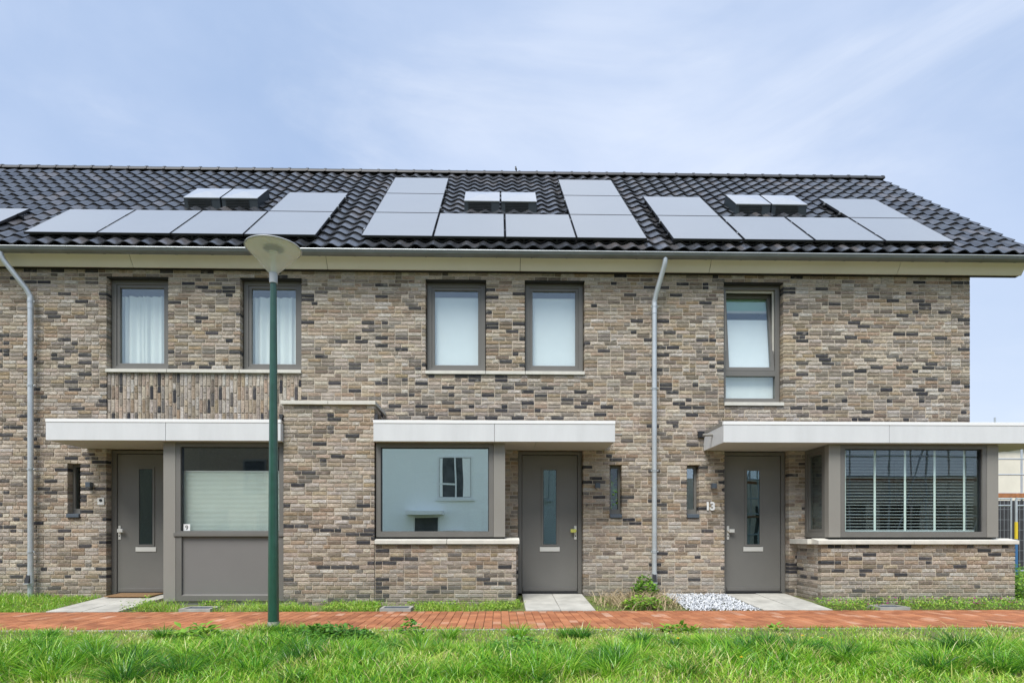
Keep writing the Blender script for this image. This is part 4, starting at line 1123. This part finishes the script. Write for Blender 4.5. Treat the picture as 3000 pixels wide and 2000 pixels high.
x, y, cl, near, bare = (q[keep] for q in (x, y, cl, near, bare))
hgt = .016 + .030 * nr.random(len(x)) + (.025 + .045 * nr.random(len(x))) * near + cl * (.07 + .15 * nr.random(len(x))) + (nr.random(len(x)) < .02) * .06
wid = .0045 + .005 * nr.random(len(x)) + .004 * cl
tn = np.clip(.66 + .13 * (1 - near) - .20 * cl + nr.normal(0, .19, len(x)) + .25 * (bare - .5), 0, .88)
tn = np.where(nr.random(len(x)) < .06 + .28 * (1 - .6 * near) * (bare > .62), nr.uniform(.88, 1, len(x)), tn)
hgt += .02 * nr.random(len(x)) * (y > -3.2) + .035 * nr.random(len(x)) * (y > -3.3) * (vnoise(x + 50, y + 50, 4, 31) > .5)
lean = nr.uniform(.25, 1.1, len(x))
lawn = blades(np.stack([x, y, ground_z(x, y)], 1), hgt, wid, lean, tn, 'grass')
# tussocks: long blades arching outwards from their crowns
TC = []
for (cx, cy, sx, sy, n_) in ((-3.7, -4.9, .45, .30, 16), (-3.0, -5.35, .5, .25, 10), (-1.55, -4.55, .55, .35, 26), (-1.2, -5.2, .5, .3, 14), (-2.30, -3.38, .16, .05, 7), (-2.2, -3.7, .2, .12, 7), (-2.9, -3.75, .25, .12, 5), (1.0, -3.7, .3, .1, 4), (-4.6, -3.6, .4, .1, 4), (-2.0, -4.0, .4, .2, 10), (.25, -5.05, .45, .3, 16),
                             (.9, -5.4, .4, .2, 7), (2.3, -4.9, .6, .35, 22), (1.7, -4.5, .4, .25, 9), (3.3, -4.5, .5, .3, 8), (4.2, -5.0, .4, .3, 12), (5.3, -4.6, .5, .4, 8), (-5.2, -4.9, .6, .4, 12), (0, -4.3, 3.8, .5, 16)):
    for _ in range(n_): TC.append((nr.normal(cx, sx), min(nr.normal(cy, sy), -3.2), nr.uniform(.7, 1.25)))
P = []; Hh = []; Tn = []; Ln = []; Dr = []
for cx, cy, sc_ in TC:
    n_ = int(150 * sc_); a = nr.random(n_) * 6.283; r = .055 * sc_ * np.sqrt(nr.random(n_))
    P.append(np.stack([cx + r * np.cos(a), cy + r * np.sin(a)], 1)); Hh.append(nr.uniform(.09, .22, n_) * sc_ * (1.15 if cy < -4.4 else .8)); Ln.append(nr.uniform(.3, 1.5, n_)); Dr.append(a + nr.normal(0, .5, n_))
    Tn.append(np.clip(nr.normal(nr.choice([.18, .34, .5, .62]), .16, n_), 0, .93))
P = np.concatenate(P); zz = ground_z(P[:, 0], P[:, 1])
blades(np.column_stack([P, zz]), np.concatenate(Hh), nr.uniform(.005, .009, len(P)), np.concatenate(Ln), np.concatenate(Tn), 'tall_grass', dirs=np.concatenate(Dr))
# wider, thinner lawn outside the frame
x, y = field(26000, -12, 14, -9.6, -3.18); kp = (np.abs(x) > 6.4) | (y < -6.2); x, y = x[kp], y[kp]
blades(np.stack([x, y, ground_z(x, y)], 1), nr.uniform(.04, .12, len(x)), nr.uniform(.006, .01, len(x)), nr.uniform(.3, 1, len(x)), np.clip(nr.normal(.6, .15, len(x)), 0, .9), 'grass')
# grass by the left wall
x, y = field(9000, -9.5, -6.33, -1.47, -.03); kp = (x < -6.45 - .0 * y) & (nr.random(len(x)) < .85); x, y = x[kp], y[kp]
cl = np.clip(vnoise(x + 11, y + 4, 2.2, 5) * 1.4 - .3, 0, 1)
blades(np.stack([x, y, ground_z(x, y)], 1), .04 + .14 * nr.random(len(x)) * (.35 + cl), nr.uniform(.004, .008, len(x)), nr.uniform(.2, .9, len(x)), np.clip(nr.normal(.62, .16, len(x)), 0, .97), 'grass')

x, y = field(15000, 8.3, 16, -1.44, 6.5)
blades(np.stack([x, y, ground_z(x, y)], 1), nr.uniform(.04, .13, len(x)), nr.uniform(.006, .010, len(x)), nr.uniform(.3, 1, len(x)), np.clip(nr.normal(.6, .17, len(x)), 0, .95), 'grass')
def leaves(cx, cy, rx, ry, hz, n, size, t0, t1, name, z0=None, label=None, cat=None, kind='stuff', m='leaf', base=.0, thin=1.6, group=None):
    a = nr.random(n) * 6.283; r = np.sqrt(nr.random(n)); x = cx + rx * r * np.cos(a); y = cy + ry * r * np.sin(a)
    zz = ground_z(x, y) + base + hz * nr.random(n) * (1 - .6 * r * r)
    s_ = size * nr.uniform(.6, 1.3, n); d = nr.random(n) * 6.283; tl = nr.uniform(-.1, .9, n)
    ux, uy = np.cos(d), np.sin(d); vx, vy = -uy, ux
    P0 = np.stack([x, y, zz], 1); U = np.stack([ux * np.cos(tl), uy * np.cos(tl), np.sin(tl)], 1); W_ = np.stack([vx, vy, nr.uniform(-.4, .4, n)], 1)
    s1 = s_[:, None]
    V = np.stack([P0, P0 + U * s1 * .5 + W_ * s1 / thin * .5, P0 + U * s1 - np.array([0, 0, .15]) * s1, P0 + U * s1 * .5 - W_ * s1 / thin * .5, P0 + U * s1 * .5 + np.array([0, 0, .08]) * s1], 1)
    f = np.array([(0, 4, 1), (1, 4, 2), (2, 4, 3), (3, 4, 0)])
    T = (f[None] + (np.arange(n) * 5)[:, None, None]).reshape(-1, 3)
    o = np_mesh(name, V.reshape(-1, 3), T, np.repeat(np.clip(nr.normal((t0 + t1) / 2, (t1 - t0) / 3, n), 0, 1), 5)[:, None].repeat(3, 1), m, kind=kind)
    if label: tag(o, label, cat, group)
    return o
def strip(x0, x1, y0, y1, n, size, hz, t0, t1, name='weeds', m='leaf'):
    return leaves((x0 + x1) / 2, (y0 + y1) / 2, (x1 - x0) * .62, (y1 - y0) * .62, hz, n, size, t0, t1, name, m=m)
def drain_clear(x, y):
    c = np.ones(len(x), bool)
    for dx_, dy_ in ((-4.30, -1.22), (-1.48, -1.22), (5.72, -1.22)): c &= ~((np.abs(x - dx_) < .26) & (y < dy_ + .20))
    return c
# weeds along the wall foot (loop of ragged patches)
def wallweeds(segs, name):
    P = []
    for (x0, x1, y0, y1, n, hz) in segs:
        x, y = field(n, x0, x1, y0, y1); k_ = (vnoise(x + 40, y + 7, 2.6, 11) + .35 * vnoise(x + 40, y + 7, 9, 12) > .62) & drain_clear(x, y); P.append(np.stack([x[k_], y[k_], np.full(k_.sum(), hz)], 1))
    P = np.concatenate(P); n = len(P)
    zz = ground_z(P[:, 0], P[:, 1])
    s_ = nr.uniform(.015, .04, n); d = nr.random(n) * 6.283; tl = nr.uniform(0, .8, n)
    U = np.stack([np.cos(d) * np.cos(tl), np.sin(d) * np.cos(tl), np.sin(tl)], 1); W_ = np.stack([-np.sin(d), np.cos(d), nr.uniform(-.3, .3, n)], 1)
    P0 = np.stack([P[:, 0], P[:, 1], zz + P[:, 2] * nr.random(n)], 1); s1 = s_[:, None]
    V = np.stack([P0, P0 + U * s1 * .5 + W_ * s1 * .3, P0 + U * s1, P0 + U * s1 * .5 - W_ * s1 * .3], 1)
    f = np.array([(0, 1, 2), (0, 2, 3)]); T = (f[None] + (np.arange(n) * 4)[:, None, None]).reshape(-1, 3)
    np_mesh(name, V.reshape(-1, 3), T, np.repeat(np.clip(nr.normal(.80, .2, n), 0, 1), 4)[:, None].repeat(3, 1), 'leaf')
wallweeds([(-5.3, -3.3, -1.46, -.76, 6500, .09), (-3.3, .30, -1.46, -.78, 8200, .08), (1.38, 2.75, -1.45, -.05, 1000, .04), (-9, -6.4, -1.45, -.05, 1800, .07), (-5.3, -4.8, -1.46, -.75, 1500, .17)], 'weeds')
x, y = field(5200, -5.3, .35, -1.47, -.80); kp = (vnoise(x + 3, y + 3, 3, 21) > .50) & drain_clear(x, y); x, y = x[kp], y[kp]
blades(np.stack([x, y, ground_z(x, y)], 1), nr.uniform(.04, .17, len(x)), nr.uniform(.004, .007, len(x)), nr.uniform(.2, 1, len(x)), np.clip(nr.normal(.72, .17, len(x)), 0, 1), 'weed_grass')
# ground cover with purple flowers before house 13
x, y = field(7000, 4.78, 8.9, -1.46, -.79); kp = (vnoise(x + 9, y + 9, 3, 2) > .12) & drain_clear(x, y); 
P = np.stack([x[kp], y[kp]], 1); n = len(P); zz = ground_z(P[:, 0], P[:, 1]); s_ = nr.uniform(.02, .05, n); d = nr.random(n) * 6.283; tl = nr.uniform(.0, .9, n)
U = np.stack([np.cos(d) * np.cos(tl), np.sin(d) * np.cos(tl), np.sin(tl)], 1); W_ = np.stack([-np.sin(d), np.cos(d), np.zeros(n)], 1)
P0 = np.stack([P[:, 0], P[:, 1], zz + .12 * nr.random(n)], 1); s1 = s_[:, None]
V = np.stack([P0, P0 + U * s1 * .5 + W_ * s1 * .25, P0 + U * s1, P0 + U * s1 * .5 - W_ * s1 * .25], 1)
np_mesh('ground_cover', V.reshape(-1, 3), (np.array([(0, 1, 2), (0, 2, 3)])[None] + (np.arange(n) * 4)[:, None, None]).reshape(-1, 3), np.repeat(np.clip(nr.normal(.76, .2, n), 0, 1), 4)[:, None].repeat(3, 1), 'leaf')
def petals(pts, r, m, name, kind='stuff'):
    b = MB()
    for (x_, y_, z_) in pts:
        a0 = rnd.random() * 6; rr = r * rnd.uniform(.7, 1.2)
        ring_ = [(x_ + math.cos(a0 + q * 1.047) * rr, y_ + math.sin(a0 + q * 1.047) * rr, z_ + rnd.uniform(-.3, .3) * rr) for q in range(6)]
        b.add([(x_, y_, z_ + rr * .5)] + ring_, [(0, 1 + q, 1 + (q + 1) % 6) for q in range(6)])
    return b.build(name, m, kind=kind)
petals([(x_, y_, gz(x_, y_) + .10 + rnd.uniform(-.03, .02)) for x_, y_ in [(rnd.uniform(4.9, 8.2), rnd.uniform(-1.4, -.85)) for _ in range(46)]], .022, 'purple', 'purple_flowers')
petals([(x_, y_, gz(x_, y_) + .05) for x_, y_ in [(rnd.gauss(.75, 1.2), rnd.uniform(-3.9, -3.2)) for _ in range(60)] + [(rnd.uniform(-6, 6), rnd.uniform(-4.2, -3.2)) for _ in range(60)]], .006, 'daisy', 'white_flowers')
for x_, y_, lb in ((1.66, -4.42, "yellow dandelion flower in the grass, nearest the centre of the lawn"), (1.9, -5.3, "yellow dandelion flower in tall grass, close to the bottom edge"), (2.75, -4.15, "upper left of three close yellow dandelions right of centre"),
                   (2.95, -4.18, "middle of three close yellow dandelions right of centre"), (3.05, -4.35, "lower right of three close yellow dandelions right of centre"), (4.3, -4.6, "yellow dandelion in the thin grass towards the right edge")):
    z_ = gz(x_, y_); o = empty('dandelion', (x_, y_, z_), lb, 'flower', 'dandelions in the lawn')
    MB().tube([(0, 0, 0), (.004, 0, .06), (.002, .003, .115)], .0022, 6).build('stalk', 'leafstalk' if 'leafstalk' in M else M.setdefault('leafstalk', mat('stalk', (.08, .17, .04))) , o, local=True)
    b = MB(); 
    for q in range(14):
        a = q * .449; b.add([(.002, .003, .113), (math.cos(a) * .016, math.sin(a) * .016, .122), (math.cos(a + .45) * .016, math.sin(a + .45) * .016, .122), (math.cos(a + .2) * .008, math.sin(a + .2) * .008, .127)], [(0, 1, 2), (1, 3, 2)])
    b.build('blossom', 'yel', o, local=True)
# single plants
pl_ = leaves(1.95, .255, .06, .02, .75, 70, .16, .5, .9, 'house_plant', label="green pot plant seen through the narrow window right of the middle door", cat='plant', kind=None, thin=2.6, base=1.42)
def plant(cx, cy, rx, ry, hz, n, size, t0, t1, name, lb, cat, **k):
    return leaves(cx, cy, rx, ry, hz, n, size, t0, t1, name, label=lb, cat=cat, kind=None, **k)
plant(-1.72, -3.90, .50, .28, .20, 1800, .06, .15, .65, 'shrub', "dark leafy weed bush in the lawn right of the lamp post", 'bush')
plant(-.95, -3.55, .16, .12, .20, 160, .06, .3, .8, 'tall_weed', "tall light green weed beside the dark bush", 'weed')
plant(.22, -4.45, .36, .26, .17, 700, .055, .3, .75, 'nettle_patch', "low patch of broad mid-green leaves at the centre of the lawn", 'weed')
plant(-3.20, -3.60, .28, .16, .15, 80, .15, .55, .9, 'dock_plant', "broad-leaved bright green dock plant left of the lamp post", 'weed', thin=2.2)
plant(2.05, -3.24, .22, .10, .08, 60, .11, .6, .9, 'plantain', "small broad-leaved weed at the path edge right of centre", 'weed', thin=2.4)
plant(3.15, -3.22, .10, .06, .08, 20, .10, .6, .9, 'small_plantain', "tiny broad-leaved weed overlapping the path edge below the white gravel", 'weed', thin=2.4)
plant(2.36, -.24, .20, .14, .40, 520, .075, .35, .85, 'green_tuft', "bushy green plant against the wall left of the downpipe foot", 'plant')
plant(2.10, -1.12, .28, .20, .20, 480, .07, .5, .95, 'leafy_clump', "bright green leafy clump among dry stalks before the middle house", 'plant')
plant(2.55, -.75, .10, .08, .14, 120, .05, .5, .9, 'small_clump', "small green clump beside the white gravel under the downpipe", 'plant')
plant(-.95, -.95, .15, .1, .10, 160, .04, .5, .9, 'wall_weed', "small green weed at the foot of the middle bay", 'weed')
plant(-2.0, -.95, .22, .12, .11, 260, .04, .5, .9, 'pillar_weed', "green weed patch at the right foot of the brick pillar", 'weed')
plant(8.55, -.15, .30, .4, .55, 1500, .06, .4, .95, 'garden_bush', "yellow-green bush beyond the right corner of the bay", 'bush')
x, y = nr.normal(2.12, .33, 1150), nr.normal(-.75, .32, 1150); kp = (x > 1.42) & (x < 2.72) & (y < -.05) & (y > -1.45); x, y = x[kp], y[kp]
o = blades(np.stack([x, y, ground_z(x, y) + .01], 1), nr.uniform(.05, .30, len(x)), nr.uniform(.005, .010, len(x)), nr.uniform(.7, 1.7, len(x)), .35 + .65 * nr.random(len(x)), 'dry_grass', 'dry', kind=None)
tag(o, "heap of dry straw-coloured stalks between the middle door path and the downpipe", 'dry grass')

# ================================================================== BEYOND THE END OF THE TERRACE
cb = empty('building_shell', (27, 24, 0), "cream unfinished building behind the scaffold at the right edge", 'building')
M['cream'] = mat('cream_render', (.72, .67, .58), .9, noise=.12, nscale=.6)
MB().box(-5, 9, -3, 6, 0, 5.6).build('wall', 'cream', cb, local=True); MB().box(-5.2, 9.2, -3.2, 6.2, 5.6, 5.75).build('roof_slab', 'concrete', cb, local=True)
for i in range(5):
    for zz in (.3,): MB().box(-3.6 + i * 2.6, -2.5 + i * 2.6, -3.03, -3.001, zz, zz + 1.4).build('window', 'room13', cb, local=True)
M['board'] = mat('scaffold_board', (.40, .17, .07), .85, noise=.3, nscale=6)
sc = empty('scaffold', (17.3, 9, 0), "steel tube scaffold with orange-brown boards at the right edge", 'scaffold')
for i in range(5):
    for yy_ in (0, 1.0):
        MB().cyl((-3.2 + i * 1.75, yy_, -.1), (-3.2 + i * 1.75, yy_, 4.78), .03, n=8).build('upright', 'galv', sc, smooth=True, local=True)
for z_ in (2.35, 2.95, 3.45, 4.3):
    MB().cyl((-3.6, -.03, z_), (4.3, -.03, z_), .024, n=8).build('rail', 'galv', sc, smooth=True, local=True)
for k_ in range(4):
    MB().box(-3.5, 4.2, .05 + k_ * .23, .26 + k_ * .23, 2.28, 2.32).build('board', 'board', sc, local=True)
MB().box(-3.5, 4.2, -.06, -.035, 2.22, 2.36).build('toe_board', 'board', sc, local=True)
M['net'] = mat('dark_netting', (.035, .035, .04), .9, noise=.3, nscale=3)
hn_ = MB().box(11.2, 20, 7.0, 7.03, -.05, 2.0).build('debris_netting', 'net'); tag(hn_, "dark netting hung behind the mesh fence", 'netting')
def mesh_fence(x, y, lb, w_=3.4):
    r_ = empty('mesh_fence', (x, y, -.05), lb, 'fence', 'temporary site fences')
    for xx in (0.02, w_ - .02): MB().cyl((xx, 0, 0), (xx, 0, 2.0), .021, n=10).build('post', 'galv', r_, smooth=True, local=True)
    for zz in (.15, 1.97, 1.80): MB().cyl((0.02, 0, zz), (w_ - .02, 0, zz), .017, n=8).build('rail', 'galv', r_, smooth=True, local=True)
    b = MB(); k_ = .1
    while k_ < w_ - .05: b.box(k_ - .002, k_ + .002, -.004, 0, .15, 1.97); k_ += .10
    for zz in np.arange(.4, 1.9, .26): b.box(.02, w_ - .02, .0005, .004, zz, zz + .004)
    b.build('wire_mesh', 'galv', r_, local=True, kind='stuff')
mesh_fence(9.55, 5.0, "temporary mesh fence panel mostly hidden by the bay"); mesh_fence(13.05, 5.0, "temporary mesh fence panel at the right edge")
pr = empty('steel_prop', (12.93, 4.85, -.05), "adjustable post painted yellow over blue in front of the mesh fence", 'prop')
M['blue'] = mat('blue_paint', (.04, .14, .32), .5); M['yelp'] = mat('yellow_paint', (.70, .52, .03), .5)
MB().cyl((0, 0, 0), (0, 0, .95), .035, n=12).build('lower_tube', 'blue', pr, smooth=True, local=True); MB().cyl((0, 0, .95), (0, 0, 1.38), .037, n=12).build('collar', 'yelp', pr, smooth=True, local=True)
MB().cyl((0, 0, 1.38), (0, 0, 1.95), .028, n=12).build('upper_tube', 'galv', pr, smooth=True, local=True)
br = MB().cyl((13.35, 4.9, 1.35), (14.4, 4.0, .0), .02, n=8).build('fence_brace', 'galv', smooth=True); tag(br, "slanted tube bracing the mesh fence at the right edge", 'brace')

# ================================================================== ACROSS THE STREET (seen in the panes)
M['render'] = mat('white_render', (.90, .91, .90), .9, col2=(.82, .85, .85), nscale=3.2, stretch=(.8, 1, 9))
M['dkbrick'] = mat('far_brick', (.30, .24, .18), .9, noise=.5, nscale=9, stretch=(1, 1, 5))
ob = empty('white_house', (-3, -23, 0), "pale rendered house across the street, seen mirrored in the middle bay window", 'house')
MB().box(-6.6, 6.9, -8, 0, -.1, 6.4).build('wall', 'render', ob, local=True); MB().prism([(.4, 6.4), (-4, 9.2), (-8.4, 6.4)], -6.7, 7.0).build('roof', 'tile_dark', ob, local=True)
for (a, b, c, d) in ((-.2, 1.6, 3.0, 5.2), (-6.2, -5.0, 3.0, 5.2), (4.6, 5.8, 3.0, 5.2), (-1.5, -.1, .2, 2.05)):
    f_ = MB().ring(a, b, c, d, .08, .08, .08, .08, 0.002, .05).build('window', 'white', ob, local=True)
    MB().box(a + .08, b - .08, .004, .02, c + .08, d - .08).build('pane', 'room13', f_, local=True)
    if c > 2: MB().box(a + .1, a + .24, .022, .03, c + .1, d - .1).build('curtain', 'curtain', f_, local=True); MB().box(b - .5, b - .1, .022, .03, c + .1, d - .1).build('curtain', 'curtain', f_, local=True)
    if c > 2: MB().box(a + .08, a + .08 + (b - a) * .45, .022, .04, c + .7, c + .78).build('glazing_bar', 'white', f_, local=True)
    if c > 2: MB().box((a + b) / 2 - .04, (a + b) / 2 + .04, .041, .06, c + .08, d - .08).build('mullion', 'white', f_, local=True)
    MB().box(a - .1, b + .1, .002, .1, c - .12, c - .01).build('sill', 'white', f_, local=True)
MB().box(.1, 1.1, .0, .5, 0, 1.3).build('porch_wall', 'stone', ob, local=True); MB().box(-1.8, .1, .0, .9, 2.1, 2.3).build('porch_canopy', 'white', ob, local=True)
ob2 = empty('brick_house', (-15, -23, 0), "dark brick house across the street, seen mirrored in the number 9 bay", 'house')
MB().box(-8, 5.35, -8, 0, -.1, 6.4).build('wall', 'dkbrick', ob2, local=True); MB().prism([(.4, 6.4), (-4, 9.2), (-8.4, 6.4)], -8.1, 5.3).build('roof', 'tile_dark', ob2, local=True)
for (a, b, c, d) in ((1.7, 2.9, 3.2, 5.0), (3.2, 4.4, 3.2, 5.0), (-2.6, -1.4, 3.2, 5.0), (-1, 1, .9, 2.4), (2.4, 4.4, .9, 2.4)):
    f_ = MB().ring(a, b, c, d, .1, .1, .1, .1, 0.002, .05).build('window', 'frame', ob2, local=True); MB().box(a + .1, b - .1, .004, .02, c + .1, d - .1).build('pane', 'room13', f_, local=True)
sc2 = empty('far_scaffold', (21, -22, 0), "scaffold across the street, seen mirrored in the number 13 bay", 'scaffold')
for i in range(9):
    for yy_ in (0, -1.2): MB().cyl((-9 + i * 2, yy_, -.1), (-9 + i * 2, yy_, 7.4), .05, n=6).build('upright', 'galv', sc2, local=True)
for z_ in (1.1, 2.1, 3.1, 4.1, 5.1, 6.1, 7.1):
    MB().cyl((-9.3, .05, z_), (7.4, .05, z_), .045, n=6).build('rail', 'galv', sc2, local=True)
for z_ in (2.0, 4.0, 6.0): MB().box(-9.2, 7.3, -1.2, -.1, z_ - .06, z_).build('board', 'board', sc2, local=True)
for i in range(4): MB().cyl((-9 + i * 4, .1, .2), (-7 + i * 4, .1, 6.2), .04, n=6).build('brace', 'galv', sc2, local=True)
ob3 = empty('unfinished_house', (21, -27, 0), "half-built block house across the street behind the scaffold", 'house')
MB().box(-10, 8, -6, 0, -.1, 4.6).build('wall', 'cream', ob3, local=True)
for i in range(5): MB().box(-8.5 + i * 3.4, -6.0 + i * 3.4, .003, .03, .2, 2.9).build('opening', 'dark', ob3, local=True)
